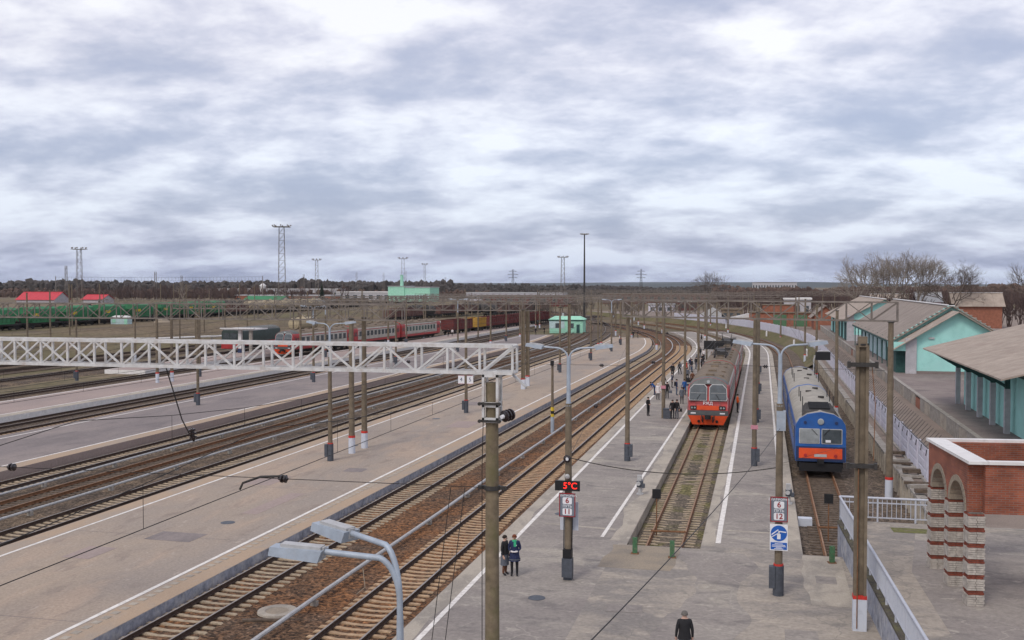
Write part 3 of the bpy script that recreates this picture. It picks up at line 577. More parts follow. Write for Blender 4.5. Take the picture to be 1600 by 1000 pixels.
# ---- right side: raised ground, retaining wall, fence, road, dock, terrace
mb = MB(); ribbon(mb, 8.25, 9.0, 49.5, 168, 1.0); ribbon(mb, 9.0, 13.7, 44, 168, 1.0); ribbon(mb, 8.8, 400, 168, 420, 1.0); mb.face([(13.7, 44, 1.0), (420, 44, 1.0), (420, 168, 1.0), (13.7, 168, 1.0)])
struct(mb.build('raised_ground', 'dirt_road'))
mb = MB(); ribbon(mb, 6.4, 8.8, 160, 420, -0.34, 1.01, d=5); struct(mb.build('grass_bank', 'grass_slope'))
wall = thing('retaining_wall', 'ribbed concrete retaining wall beside the blue railcar track', 'retaining wall')
slab = MB().span((0, -.6, ZG - .05), (.12, .6, 0.95)).mesh('panel', 'concrete'); rib = MB().box((0, 0, .28), (.22, .2, 1.34)).mesh('rib', 'edge_concrete')
cap = MB().box((.12, 0, 1.0), (.5, 1.19, .13)).mesh('cap_slab', 'concrete')
s = 49.9; i = 0
while s < 168:
    x, y = path(8.0, s); h = heading(8.0, s)
    put('panel', slab, wall, (x, y, 0), h); put('rib', rib, wall, (x - .06, y + .6, 0), h)
    if rnd.random() < .9: put('cap_slab', cap, wall, (x, y, rnd.uniform(-.02, .02)), h + rnd.uniform(-.015, .015))
    s += 1.2; i += 1
rub = []
for k in range(13):
    s = 52.5 + k * 1.5 + rnd.uniform(-.5, .5); m = 'concrete' if k % 2 else 'sleeper_wood'
    o = MB().box((0, 0, 0), (rnd.uniform(.9, 1.4), rnd.uniform(.22, .45), rnd.uniform(.10, .2))).build('broken_slab', m, loc=(8.5 + rnd.uniform(-.12, .12), s, 1.12 + (.14 if k % 4 == 0 else 0)), rz=rnd.uniform(-.35, .35))
    tag(o, 'broken slabs and boards dumped between the retaining wall and lilac fence', 'rubble', 'rubble behind the retaining wall')
fence = thing('concrete_fence', 'lilac painted concrete panel fence topped with slanting steel spikes', 'fence')
pan = MB().span((-.07, -1.9, 1.0), (.07, 1.9, 2.86)); 
for zz in (1.35, 1.85, 2.35):
    for yy in (-1.25, -.42, .42, 1.25): pan.box((-.08, yy, zz + .06), (.03, .74, .34))
pan = pan.mesh('panel', 'lilac_wall'); post = MB().box((0, 0, 1.92), (.22, .2, 2.0)).mesh('post', 'lilac_wall')
foot = MB().box((-.12, 0, 1.06), (.18, 3.9, .12)).mesh('plinth', 'concrete')
spk = MB().beam((0, 0, 0), (.7, .1, .8), .022, .022).mesh('spike', 'dark_steel'); hook = MB().beam((-.03, 0, .02), (-.08, 0, -.32), .045, .03).mesh('bracket', 'dark_steel')
s = 51.6; k = 0
while s < 330:
    x, y = path(9.1, s); h = heading(9.1, s)
    put('panel', pan, fence, (x, y, 0), h); put('plinth', foot, fence, (x, y, 0), h); x2, y2 = path(9.1, s - 2); put('post', post, fence, (x2, y2, 0), h)
    if s < 150:
        for q in range(4):
            x3, y3 = path(9.1, s - 1.7 + q * 1.0); put('spike', spk, fence, (x3, y3, 2.88), h + rnd.uniform(-.15, .15)); k += 1
            if q % 2 == 0: put('bracket', hook, fence, (x3 - .07, y3, 2.84), h)
    s += 4.0
MB().tube([(*path(9.08, q), 2.9) for q in range(50, 170, 3)], .03, 5).build('top_bar', 'dark_steel', fence)
dock = struct(MB().span((13.75, 60, 0.9), (60, 262, 2.1)).build('loading_dock', 'dock_top'))
dwl = thing('dock_wall', 'low pale concrete loading dock wall along the dirt road', 'wall')
for k in range(74):
    y = 61.2 + k * 2.7; br = (k in (21, 14, 40))
    MB().box((13.66, y, 1.55 - (.1 if br else 0)), (.16, 2.62, 1.12 - (.25 if br else 0) + rnd.uniform(-.03, .03))).build('panel', 'orange_brick' if br else ('concrete' if k % 3 else 'edge_concrete'), dwl)
MB().box((13.72, 161, 2.14), (.34, 201, .09)).build('coping', 'concrete', dwl)
# terrace with ramp wall and railing
A, B = Vector((3.52, 49.2, 0)), Vector((4.69, 24.0, 0)); dr = (B - A).normalized()
mb = MB(); T = [(A.x, A.y), (B.x, B.y), (30, B.y), (30, 49.2)]
mb.face([(x, y, 1.4) for x, y in T]); terr = struct(mb.build('terrace', 'worn_concrete'))
mb = MB(); mb.face([(6.6, 48.2, 1.404), (5.5, 41, 1.404), (5.8, 30, 1.404), (7.5, 14, 1.404), (20, 14, 1.404), (20, 48.2, 1.404)]); mb.build('asphalt_patch', 'grey_asphalt', terr)
mb = MB(); dense(mb, wob(5.6, 0.1, 71), wob(7.6, 0.2, 72), 47.4, 48.3, 1.409, 0.2); mb.build('moss_patch', 'moss', terr)
rw = thing('ramp_wall', 'blue grey painted terrace wall at the right edge of the platform', 'wall')
n = Vector((-dr.y, dr.x, 0)) * -1
n = n if n.x < 0 else -n
mb = MB(); P = [A + n * .1, B + n * .1, B - n * .1, A - n * .1]
mb.hexa([(p.x, p.y, ZG) for p in P] + [(p.x, p.y, 1.34) for p in P]); mb.build('wall_face', 'blue_wall', rw)
MB().span((3.5, 49.1, ZG), (13.6, 49.35, 1.395)).build('end_wall', 'concrete', rw)
P = [A + n * .14, B + n * .14, B - n * .26, A - n * .26]; MB().hexa([(p.x, p.y, 1.335) for p in P] + [(p.x, p.y, 1.43) for p in P]).build('coping', 'mossy_cap', rw)
rl = thing('terrace_railing', 'pale grey steel railing along the terrace edge', 'railing')
L = (B - A).length
MB().tube([A + n * .02 + Vector((0, 0, 2.5)), B + n * .02 + Vector((0, 0, 2.5))], .05, 8).build('handrail', 'railing', rl); MB().beam(A + Vector((0, 0, 1.62)), B + Vector((0, 0, 1.62)), .04, .05).build('bottom_rail', 'railing', rl)
bal = MB().box((0, 0, 2.06), (.025, .025, .86)).mesh('baluster', 'railing'); pst = MB().box((0, 0, 1.97), (.07, .07, 1.08)).mesh('post', 'railing')
for k in range(int(L / .13)):
    p = A + dr * (k * .13)
    put('post' if k % 14 == 0 else 'baluster', pst if k % 14 == 0 else bal, rl, (p.x, p.y, 0))
rb = thing('terrace_railing', 'pale steel railing across the far end of the terrace', 'railing')
MB().tube([(3.52, 49.2, 2.5), (8.6, 49.2, 2.5)], .05, 8).build('handrail', 'railing', rb)
for zz in (2.28, 1.62): MB().beam((3.52, 49.2, zz), (8.6, 49.2, zz), .04, .05).build('rail', 'railing', rb)
for k in range(26): put('post' if k % 8 == 0 else 'baluster', pst if k % 8 == 0 else bal, rb, (3.52 + k * .2, 49.2, 0))
# ================================================================== trains
def ring(y, k=1.0, rake=None, W=1.74, zb=1.0, zr=4.2, top=None):
    half = top or [(0.975, zb), (1.0, zb + .5), (1.0, 3.3), (0.94, 3.62), (0.73, 3.92), (0.36, 4.13), (0, zr)]
    P = [(W * a * k, b) for a, b in half]; P = P + [(-x, z_) for x, z_ in reversed(P[:-1])]
    return [(x, y + (rake(z_) if rake else 0), z_) for x, z_ in P]
def zmat(mb, start, zcut, mi_low, mi_high):
    for i in range(start, len(mb.f)):
        zc = sum(mb.v[j][2] for j in mb.f[i]) / len(mb.f[i]); mb.m[i] = mi_high if zc > zcut else mi_low
def panel_on(mb, poly, surf, th=0.03, mi=0):
    """thick plate following a raked front: poly of (x,z), surf(z)->y"""
    k = len(mb.v); n = len(poly)
    for x, z_ in poly: mb.v.append((x, surf(z_) - th, z_))
    for x, z_ in poly: mb.v.append((x, surf(z_) + .05, z_))
    mb.f.append(tuple(range(k, k + n))); mb.m.append(mi)
    for j in range(n): mb.f.append((k + j, k + n + j, k + n + (j + 1) % n, k + (j + 1) % n)); mb.m.append(mi)
    return mb
wheel_me = MB().lathe([(.30, -.07), (.475, -.065), (.475, .05), (.50, .055), (.50, .075), (.30, .08)], n=16, axis=(1, 0, 0)).mesh('wheel', 'bogie')
def bogie(parent, y):
    mb = MB()
    for sx in (-1, 1): mb.box((sx * 1.02, y, .55), (.16, 3.3, .3)); mb.box((sx * 1.04, y, .75), (.2, .9, .3))
    mb.box((0, y, .6), (2.0, .5, .3)); o = mb.build('bogie', 'bogie', parent)
    for dy in (-1.2, 1.2):
        for sx in (-1, 1): put('wheel', wheel_me, o, (sx * .76, y + dy, .475), rz=0 if sx > 0 else math.pi)
win_me = MB().span((0, -.5, 2.1), (.03, .5, 3.0)).mesh('window', 'glass')
winf_me = MB().span((0, -.57, 2.03), (.018, .57, 3.07)).mesh('window_frame', 'train_grey')
def emu_car(name, label, cab, group, front_red=2.6, pant=False):
    t = thing(name, label, 'train car', group=group); L = 21.6
    rk = lambda z_: 0.0 if z_ < 2.1 else (.36 * (z_ - 2.1) if z_ < 3.75 else .594 + (z_ - 3.75) * 1.6)
    mb = MB(); R0 = [ring(0, .955, rk), ring(.35, 1.0, rk), ring(front_red)] if cab else [ring(0.15), ring(front_red)]
    k = len(mb.f); mb.loft(R0, cap=True); zmat(mb, k, 3.6, 0, 1)
    if cab: mb.m[-2] = 0
    mb.build('cab_shell' if cab else 'end_shell', ['train_red', 'cab_roof' if cab else 'dusty_roof'], t, True)
    mb = MB(); mb.loft([ring(front_red), ring(L - 2.0)], cap=False); zmat(mb, 0, 3.6, 0, 1); body = mb.build('body', ['train_grey', 'dusty_roof'], t, True)
    mb = MB(); mb.loft([ring(L - 2.0), ring(L)]); zmat(mb, 0, 3.6, 0, 1); mb.build('end_shell', ['train_red', 'dusty_roof'], t, True)
    for sx in (-1, 1):
        MB().span((sx * 1.735, front_red, 1.0), (sx * 1.75, L - 2, 1.45)).build('skirt_stripe', 'train_red', t)
        MB().span((sx * 1.735, front_red, 3.25), (sx * 1.752, L - 2, 3.36)).build('cant_stripe', 'train_red', t)
        for k in range(10):
            y = front_red + 1.1 + k * 1.66
            f = put('window', win_me, t, (sx * 1.745, y, 0), rz=0 if sx > 0 else math.pi); put('window_frame', winf_me, f, (-.005, 0, 0))
        for y in (front_red - .9, L - 1.1):
            d = MB().span((sx * 1.74, y - .62, 1.15), (sx * 1.765, y + .62, 3.1)).build('door', 'train_red', t)
            for q in (-.3, .3): MB().span((sx * 1.764, y + q - .18, 2.15), (sx * 1.775, y + q + .18, 2.9)).build('door_pane', 'glass', d)
    # roof fittings
    for y in ([3.6, 8.2, 13.5, 18.2] if cab else [2.5, 6, 10, 14, 18]):
        MB().box((0, y, 4.24), (.7, .9, .2)).build('roof_vent', 'dusty_roof', t); MB().box((.95, y + 1.2, 4.03), (.35, 1.0, .22), rz=0).build('roof_vent', 'dusty_roof', t)
    mb = MB()
    for y in [front_red + 1.2 * q for q in range(15)]: mb.loft([ring(y, 1.004, zr=4.22), ring(y + .06, 1.004, zr=4.22)], cap=False)
    mb2 = MB(); mb2.v = mb.v
    for f, m_ in zip(mb.f, mb.m):
        if sum(mb.v[j][2] for j in f) / 4 > 3.6: mb2.f.append(f); mb2.m.append(0)
    stuff(mb2.build('roof_ribs', 'dusty_roof', t))
    if pant:
        y = 5.0; p = MB()
        for sx in (-.6, .6):
            p.beam((sx, y - 1.1, 4.55), (sx, y + 1.1, 4.55), .08, .08); p.beam((sx, y - 1.0, 4.55), (sx * .9, y + .7, 5.1), .06, .06); p.beam((sx * .9, y + .7, 5.1), (sx * 1.05, y - .1, 5.75), .05, .05); p.beam((sx, y + 1.0, 4.55), (sx * .9, y - .9, 5.1), .06, .06); p.beam((sx * .9, y - .9, 5.1), (sx * 1.05, y - .1, 5.75), .05, .05)
        for yy in (-.25, .15): p.beam((-1.0, y + yy, 5.8), (1.0, y + yy, 5.8), .07, .06)
        for yy in (-1.1, 1.1): p.beam((-.7, y + yy, 4.55), (.7, y + yy, 4.55), .08, .08)
        pn = p.build('pantograph', 'dark_steel', t)
        for sx in (-.6, .6):
            for yy in (-1, 1): MB().lathe([(.05, 0), (.1, .04), (.06, .08), (.1, .12), (.06, .16), (.1, .2), (.05, .34)], (sx, y + yy, 4.15), 8).build('insulator', 'insulator', pn)
        eq = MB()
        for q in range(6): eq.box((rnd.uniform(-.5, .5), 8.2 + q * 1.7, 4.36), (rnd.uniform(.6, 1.3), rnd.uniform(.6, 1.3), rnd.uniform(.25, .5)))
        for sx in (-.85, .85): eq.beam((sx, 3, 4.5), (sx, 19, 4.5), .06, .06)
        for q in range(9): eq.beam((-.85, 3.4 + q * 1.9, 4.5), (.85, 3.4 + q * 1.9, 4.5), .05, .05)
        eq.build('roof_equipment', 'dark_steel', t)
    if cab:
        S_ = lambda z_: rk(z_)
        for sx in (-1, 1):
            pl = [(.14, 2.38), (1.50, 2.38), (1.54, 2.5), (1.50, 3.3), (1.18, 3.62), (.34, 3.62), (.14, 3.4)]; pl = [(sx * a, b) for a, b in pl]; fr = [(sx * .82 + (a - sx * .82) * 1.07, 3.0 + (b - 3.0) * 1.08) for a, b in pl]
            if sx > 0: pl.reverse(); fr.reverse()
            f = panel_on(MB(), fr, S_, .025).build('windscreen_frame', 'steel_grey', t); panel_on(MB(), pl, S_, .05).build('windscreen', 'glass', f)
            MB().beam((sx * .95, S_(2.4) - .075, 2.4), (sx * .65, S_(2.85) - .085, 2.85), .03, .03).build('wiper', 'black', f); MB().beam((sx * .25, S_(2.95) - .06, 2.95), (sx * 1.45, S_(2.95) - .06, 2.95), .02, .03).build('blind_edge', 'steel_grey', f)
            hl = panel_on(MB(), rrect(sx * 1.2 - .26, sx * 1.2 + .26, 1.58, 1.88, .05)[::-1], S_, .06).build('headlight', 'black', t)
            for q in (-.12, .12): MB().lathe([(.085, 0), (.085, .02)], (sx * 1.2 + q, -.06, 1.73), 10, axis=(0, -1, 0)).build('lamp_lens', 'pale_glass', hl)
        panel_on(MB(), [(-.92, 1.9), (.92, 1.9), (.92, 1.55), (-.92, 1.55)], S_, .035).build('orange_band', 'train_orange', t)
        for sx in (-1, 1):
            MB().tube([(sx * 1.62, .02, 1.6), (sx * 1.66, -.06, 1.8), (sx * 1.66, -.02, 2.5), (sx * 1.62, .1, 2.6)], .02, 5).build('handrail', 'steel_grey', t); MB().span((sx * 1.745, .95, 2.3), (sx * 1.76, 1.5, 3.15)).build('cab_side_window', 'glass', t)
            MB().span((sx * 1.0 - .01, -.045, 1.5), (sx * 1.0 + .01, .0, 2.3)).build('panel_seam', 'train_band', t)
        MB().span((-1.6, -.02, 2.26), (1.6, .02, 2.275)).build('panel_seam', 'train_band', t)
        for sx in (-.5, .5): MB().tube([(sx, -.1, 1.15), (sx * 1.1, -.3, .8), (sx * .9, -.2, .6)], .035, 6).build('brake_hose', 'black', t)
        MB().lathe([(.14, 0), (.14, .08)], (0, .75, 3.86), 12, axis=(0, -1, 0.3)).build('top_lamp', 'pale_glass', t)
        MB().span((-1.69, -.06, 1.08), (1.69, .4, 1.5)).build('bumper_beam', 'train_band', t)
        for sx in (-1, 1): MB().span((sx * 1.0, -.075, 1.22), (sx * 1.42, -.06, 1.32)).build('number_plate', 'sign_white', t)
        mb = MB(); mb.hexa([(-1.28, .12, .28), (1.28, .12, .28), (1.28, .5, .28), (-1.28, .5, .28), (-1.66, -.05, 1.07), (1.66, -.05, 1.07), (1.66, .5, 1.07), (-1.66, .5, 1.07)]); pw = mb.build('plough', 'train_orange', t)
        for sx in (-.75, .75): MB().lathe([(.12, 0), (.12, .05)], (sx, .02, .58), 10, axis=(0, -1, -.15)).build('hole', 'black', pw)
        mb = MB().box((0, -.12, .95), (.5, .5, .34)).box((0, -.4, .95), (.3, .3, .26)).box((-.42, -.08, .75), (.1, .14, .5)).box((.42, -.08, .75), (.1, .14, .5)); mb.build('coupler', 'black', t)
        text('emblem', 'РЖД', .34, 'sign_white', t, (0, -.035, 2.1), (R(90), 0, 0), .01, .004)
        half = [(1.60, 3.35), (1.52, 3.62), (1.20, 3.90), (.60, 4.11), (0, 4.18)]; arch = [(-a, b) for a, b in half] + [(a, b) for a, b in reversed(half[:-1])] + [(1.2, 3.66), (.3, 3.68), (-.3, 3.68), (-1.2, 3.66)]
        hood = panel_on(MB(), arch, lambda z_: rk(z_) + .0, .02).build('cab_hood', 'cab_roof', t)
    else: MB().span((-.6, -.2, 1.1), (.6, .2, 3.3)).build('gangway', 'black', t)
    MB().span((-1.5, .6, .75), (1.5, L - .3, 1.05)).build('underframe', 'bogie', t); MB().span((-1.25, 6.5, .35), (1.25, 14.8, .8)).build('equipment_case', 'bogie', t)
    bogie(t, 3.4); bogie(t, L - 3.4)
    return t
def place(o, X, s, zr):
    x, y = path(X, s); h = heading(X, s + 10.8); o.location = (x, y, zr); o.rotation_euler = (0, 0, h); return o
G1 = 'red and grey train at the bay platform'; G2 = 'grey and red train on the far left platform'
cabcar = emu_car('train_cab_car', 'red fronted electric train cab car at the bay platform', True, G1)
mid = emu_car('train_car', 'second car of the red train at the bay platform, with pantograph', False, G1, 2.0, True)
place(cabcar, -4.35, 89.6, -.1); place(mid, -4.35, 111.6, -.1)
c3 = dup(mid, (0, 0, 0), label='rearmost visible car of the red train at the bay platform'); place(c3, -4.35, 133.6, -.1)
# same stock, far left
def at_left(o, x, y, h): o.location = (x, y, 0); o.rotation_euler = (0, 0, h); return o
hl = heading(-76.9, 165) - 0.0; 
def on(X, s): x, y = path(X, s); return (x, y, 0)
plain = emu_car('train_car', 'first trailer behind the cab of the grey and red train, far left', False, G2, 2.0, False)
cl = dup(cabcar, (0, 0, 0), label='cab car with bright red nose beside the canopy at far left', group=G2); place(cl, -80.4, 162.0, 0)
place(plain, -80.4, 184.0, 0)
for k, lb in ((1, 'last car of the grey and red train, far left'),): place(dup(plain, (0, 0, 0), label=lb), -80.4, 184.0 + 22 * k, 0)

# ---- blue railcar
G3 = 'blue railcar set on the siding'
def blue_car(label, cab):
    t = thing('blue_railcar', label, 'railcar', group=G3); L = 19.0
    tp = [(0.985, .9), (1, 1.2), (1, 2.95), (.97, 3.25), (.84, 3.6), (.52, 3.9), (0, 4.05)]
    mb = MB(); mb.loft([ring(0.0, .99, W=1.56, top=tp), ring(.25, W=1.56, top=tp), ring(L - .3, W=1.56, top=tp)]); zmat(mb, 0, 3.3, 0, 1)
    n = len(ring(0, top=tp))
    for j in range(n):
        if mb.m[j] == 1: mb.m[j] = 0
    mb.m[-2] = 0; mb.build('body', ['blue_paint', 'pale_roof'], t, True)
    mb = MB(); mb.loft([ring(L - .35, 1.012, W=1.56, top=tp, zr=4.12), ring(L + .0, 1.012, W=1.56, top=tp, zr=4.12)]); mb.build('roof_hoop', 'blue_paint', t, True)
    for sx in (-1, 1):
        for k in range(7): 
            y = 3.2 + k * 2.1; MB().span((sx * 1.55, y - .45, 2.0), (sx * 1.58, y + .45, 2.8)).build('window', 'glass', t)
        for y in (1.6, L - 1.5): MB().span((sx * 1.55, y - .4, 1.0), (sx * 1.585, y + .4, 2.95)).build('door', 'navy', t)
        MB().span((sx * 1.552, .3, .9), (sx * 1.57, L - .3, 1.15)).build('skirt_stripe', 'navy', t)
    for y, x in ((5.5, .1), (9.5, .5), (13.5, -.2), (16, .4)): MB().box((x, y, 4.03), (.42, .24, .14)).build('roof_vent', 'soot', t)
    for y in (4.6, 8.4, 11.6): MB().tube([(-.95, y, 3.6), (-.95, y, 4.55)], .03, 5).build('aerial', 'black', t); MB().tube([(1.1, y + 1, 3.5), (1.1, y + 1, 4.5)], .03, 5).build('aerial', 'black', t)
    if cab:
        F = lambda z_: 0.0
        MB().hexa([(-1.15, .5, 3.74), (1.15, .5, 3.74), (1.0, 4.2, 3.86), (-1.0, 4.2, 3.86), (-.95, .9, 4.02), (.95, .9, 4.02), (.8, 3.9, 4.22), (-.8, 3.9, 4.22)]).build('exhaust_hood', 'soot', t)
        g2 = MB()
        for k in range(7): g2.box((0, 1.5 + k * .34, 4.12 + .022 * k), (1.3, .1, .14))
        g2.build('roof_grille', 'black', t)
        for sx in (-1, 1):
            f = panel_on(MB(), rrect(min(sx * .05, sx * 1.32), max(sx * .05, sx * 1.32), 2.03, 3.0, .05)[::-1], F, .02).build('windscreen_frame', 'steel_grey', t)
            panel_on(MB(), rrect(min(sx * .10, sx * 1.27), max(sx * .10, sx * 1.27), 2.08, 2.95, .04)[::-1], F, .045).build('windscreen', 'pale_glass' if sx < 0 else 'glass', f)
            MB().beam((sx * .55, -.06, 2.98), (sx * .2, -.07, 2.6), .03, .03).build('wiper', 'black', f)
            MB().lathe([(.1, 0), (.1, .06)], (sx * .95, 0, 3.38), 12, axis=(0, -1, 0)).build('marker_lamp', 'navy', t); MB().lathe([(.1, 0), (.1, .06)], (sx * .92, -.04, 1.3), 12, axis=(0, -1, 0)).build('tail_lamp', 'train_red', t)
        MB().span((.3, -.06, 2.14), (.62, -.05, 2.3)).build('paper_notice', 'sign_white', t)
        MB().lathe([(.2, 0), (.2, .08), (.14, .1)], (0, 0, 3.45), 16, axis=(0, -1, 0)).build('headlight', 'pale_glass', t)
        panel_on(MB(), [(-1.5, 1.85), (1.5, 1.85), (1.5, .92), (-1.5, .92)], F, .012).build('lower_panel', 'navy', t); panel_on(MB(), [(-1.32, 1.75), (1.32, 1.75), (1.32, 1.1), (-1.32, 1.1)], F, .035).build('orange_panel', 'train_orange', t)
        MB().span((-.38, -.055, 1.2), (.38, -.04, 1.38)).build('number_plate', 'steel_grey', t)
        MB().box((0, -.1, .95), (.4, .5, .3)).box((0, -.05, .55), (2.6, .2, .5)).build('coupler', 'black', t)
    MB().span((-1.4, .4, .45), (1.4, L - .3, .92)).build('underframe', 'bogie', t); bogie(t, 2.8); bogie(t, L - 2.8)
    return t
b1 = blue_car('blue railcar with orange front panel beside the retaining wall', True); place(b1, 3.7, 69.0, -.1)
b2 = blue_car('second blue railcar coupled behind the leading one', False); place(b2, 3.7, 88.2, -.1)

# ---- green cab unit and canopy at far left
t = thing('green_train', 'dark green and red train standing behind the white canopy column', 'train', on(-93.6, 170), heading(-93.6, 175))
mb = MB(); mb.loft([ring(0, .96), ring(.4), ring(16)]); zmat(mb, 0, 3.6, 0, 1); mb.build('body', ['cab_green', 'cab_roof'], t, True)
MB().span((-1.3, -.06, 2.3), (-.1, .02, 3.3)).build('windscreen', 'glass', t); MB().span((.1, -.06, 2.3), (1.3, .02, 3.3)).build('windscreen', 'glass', t); MB().span((-1.7, -.1, .5), (1.7, .1, 1.4)).build('buffer_beam', 'train_red', t)
MB().span((1.735, .3, 1.0), (1.76, 15.8, 1.5)).build('red_stripe', 'train_red', t); MB().span((-1.4, .4, .4), (1.4, 15.6, 1.0)).build('underframe', 'bogie', t)
cn = thing('platform_canopy', 'flat white canopy on two columns above the far left platform', 'canopy')
MB().span((-90.2, 163.4, 4.15), (-84.0, 168.5, 4.35)).build('roof', 'white', cn); MB().span((-90.3, 163.2, 4.35), (-83.9, 163.6, 4.5)).build('fascia', 'white', cn)
MB().box((-87.2, 164.6, 2.45), (.55, .55, 3.4)).box((-87.2, 164.6, .55), (.7, .7, .75), 1).build('column', ['white', 'navy'], cn); MB().box((-85.0, 164.2, 2.15), (.5, .5, 4.0)).build('column', 'concrete', cn)

# ---- freight wagons
def wagon_base(t, L):
    MB().span((-1.3, 0.3, .9), (1.3, L - .3, 1.2)).build('underframe', 'bogie', t); bogie(t, 2.2); bogie(t, L - 2.2)
def hopper(label, gr):
    t = thing('hopper_wagon', label, 'wagon', group=gr); L = 12.6
    mb = MB(); mb.hexa([(-1.4, 2.6, 1.3), (1.4, 2.6, 1.3), (1.4, L - 2.6, 1.3), (-1.4, L - 2.6, 1.3), (-1.6, 1.3, 3.3), (1.6, 1.3, 3.3), (1.6, L - 1.3, 3.3), (-1.6, L - 1.3, 3.3)])
    mb.prism([(-1.6, 3.3), (1.6, 3.3), (1.45, 4.25), (.6, 4.65), (-.6, 4.65), (-1.45, 4.25)], 'y', 1.3, L - 1.3); b = mb.build('hopper_body', 'wagon_green', t)
    for k in range(9):
        for sx in (-1, 1): MB().beam((sx * 1.5, 1.5 + k * 1.2, 1.7), (sx * 1.68, 1.5 + k * 1.2, 3.6), .12, .12).build('rib', 'wagon_green', t)
    MB().span((1.6, 2.6, 2.7), (1.68, 4.6, 3.3)).build('marking', 'yellow', t)
    for k in range(4): MB().lathe([(.4, 0), (.4, .18), (.2, .22)], (0, 2.2 + k * 2.7, 4.5), 10).build('hatch', 'wagon_green', t)
    wagon_base(t, L); return t
def gondola(label, m, gr, L=13.9):
    t = thing('gondola_wagon', label, 'wagon', group=gr); mb = MB()
    for sx in (-1, 1): mb.span((sx * 1.45, .4, 1.25), (sx * 1.55, L - .4, 3.45)); mb.span((-1.45, .4 if sx < 0 else L - .5, 1.25), (1.45, .5 if sx < 0 else L - .4, 3.45))
    mb.span((-1.45, .5, 1.2), (1.45, L - .5, 1.3)); mb.build('side_walls', m, t)
    rb_ = MB().box((0, 0, 2.35), (.14, .16, 2.2)).mesh('rib', m)
    for k in range(8):
        for sx in (-1, 1): put('rib', rb_, t, (sx * 1.6, .6 + k * (L - 1.2) / 7, 0))
    for sx in (-1, 1): MB().span((sx * 1.43, .35, 3.42), (sx * 1.7, L - .35, 3.55)).build('top_rail', m, t)
    wagon_base(t, L); return t
def tanker(label, m, gr):
    t = thing('tank_wagon', label, 'wagon', group=gr)
    MB().lathe([(.6, .5), (1.3, .75), (1.5, 1.1), (1.5, 10.9), (1.3, 11.25), (.6, 11.5)], (0, 0, 2.75), 20, axis=(0, 1, 0)).build('tank', m, t, True); MB().lathe([(.45, 0), (.45, .35), (.3, .4)], (0, 6, 4.2), 12).build('dome', m, t); wagon_base(t, 12); return t
FA, FB = Vector((-152.0, 178.0, 2.4)), Vector((-156.0, 278, 2.4)); fd = (FB - FA).normalized(); fh = math.atan2(-fd.x, fd.y)
GF = 'green hopper wagons in the yard'; h0 = hopper('green hopper wagon with yellow marking in the freight yard', GF)
pos = 0.0
HN = ['nearest to the left edge', 'second from the left edge', 'third from the left edge', 'fourth from the left edge', 'fourth from the brown gondola', 'third from the brown gondola', 'second from the brown gondola', 'coupled to the brown gondola']
for k in range(8):
    p = FA + fd * pos; o = h0 if k == 0 else dup(h0, (0, 0, 0)); o['label'] = 'green hopper wagon in the freight yard, ' + HN[k]; o.location = p; o.rotation_euler = (0, 0, fh); pos += 13.4
p = FA + fd * pos; o = gondola('grey brown gondola wagon right behind the row of green hoppers', 'wagon_brown', None); o.location = p; o.rotation_euler = (0, 0, fh); pos += 14.5
GT = 'tan tank wagons in the yard'; tk = tanker('tan tank wagon coupled beyond the green hoppers', 'tank_tan', GT)
for k in range(5):
    p = FA + fd * pos; o = tk if k == 0 else dup(tk, (0, 0, 0)); o['label'] = 'tan tank wagon beyond the brown gondola, ' + ['first', 'second', 'third', 'fourth', 'last'][k] + ' in its row'; o.location = p; o.rotation_euler = (0, 0, fh); pos += 12.6
# red gondolas ahead of the grey train
GR = 'dark red gondola wagons on the middle tracks'
gw = gondola('dark red gondola wagon beyond the grey and red train', 'wagon_red', GR)
for k, s in enumerate((236, 262, 277, 292, 307)): o = gw if k == 0 else dup(gw, (0, 0, 0)); o['label'] = 'dark red gondola wagon, ' + ['just behind the grey and red train', 'first beyond the yellow wagon', 'second beyond the yellow wagon', 'third beyond the yellow wagon', 'farthest of its row'][k]; place(o, -80.4, s, 0)
yl = gondola('short yellow wagon standing between the dark red gondolas', 'wagon_yellow', None, 8.0); place(yl, -80.4, 252, 0)
OW = ['first', 'second', 'third', 'fourth', 'fifth', 'sixth', 'seventh', 'eighth', 'ninth', 'tenth', 'eleventh', 'twelfth', 'thirteenth']
GZ = 'wagons on the middle yard tracks'; tz = tanker('dark tank wagon in the middle yard', 'soot', GZ); gz = gondola('brown gondola in the middle yard', 'wagon_brown', GZ)
for r_, (x_, y0_) in enumerate(((-117, 318), (-124.5, 345), (-98.5, 372))):
    for k in range(9 if r_ < 2 else 6):
        isT = (k + r_) % 4 == 2; o = (tz if (r_ == 0 and k == 2) else dup(tz, (0, 0, 0))) if isT else (gz if (r_ == 0 and k == 0) else dup(gz, (0, 0, 0)))
        o['label'] = ('dark tank wagon, ' if isT else 'brown gondola, ') + OW[k] + ' of the ' + ('nearest', 'middle', 'farthest')[r_] + ' dim wagon row before the boiler house'; o.location = (x_ + k * .9, y0_ + k * 14.6, 0); o.rotation_euler = (0, 0, -.06)
GY = 'wagons on the second yard track'
ga = gondola('weathered brown gondola', 'wagon_brown', GY); tb = tanker('dark tank wagon', 'soot', GY)
for k in range(13):
    o = (ga if k == 0 else dup(ga, (0, 0, 0))) if k % 5 not in (2, 3) else (tb if k == 2 else dup(tb, (0, 0, 0))); yy_ = 196 + k * 15.0
    o['label'] = ('weathered brown gondola' if k % 5 not in (2, 3) else 'dark tank wagon') + ' in the second yard row, ' + OW[k] + ' from the left'; o.location = (-157.5 - (yy_ - 60) * .0402, yy_, 2.4); o.rotation_euler = (0, 0, .04)
gb = gondola('grey gondola', 'dusty_roof', 'wagons on the third yard track')
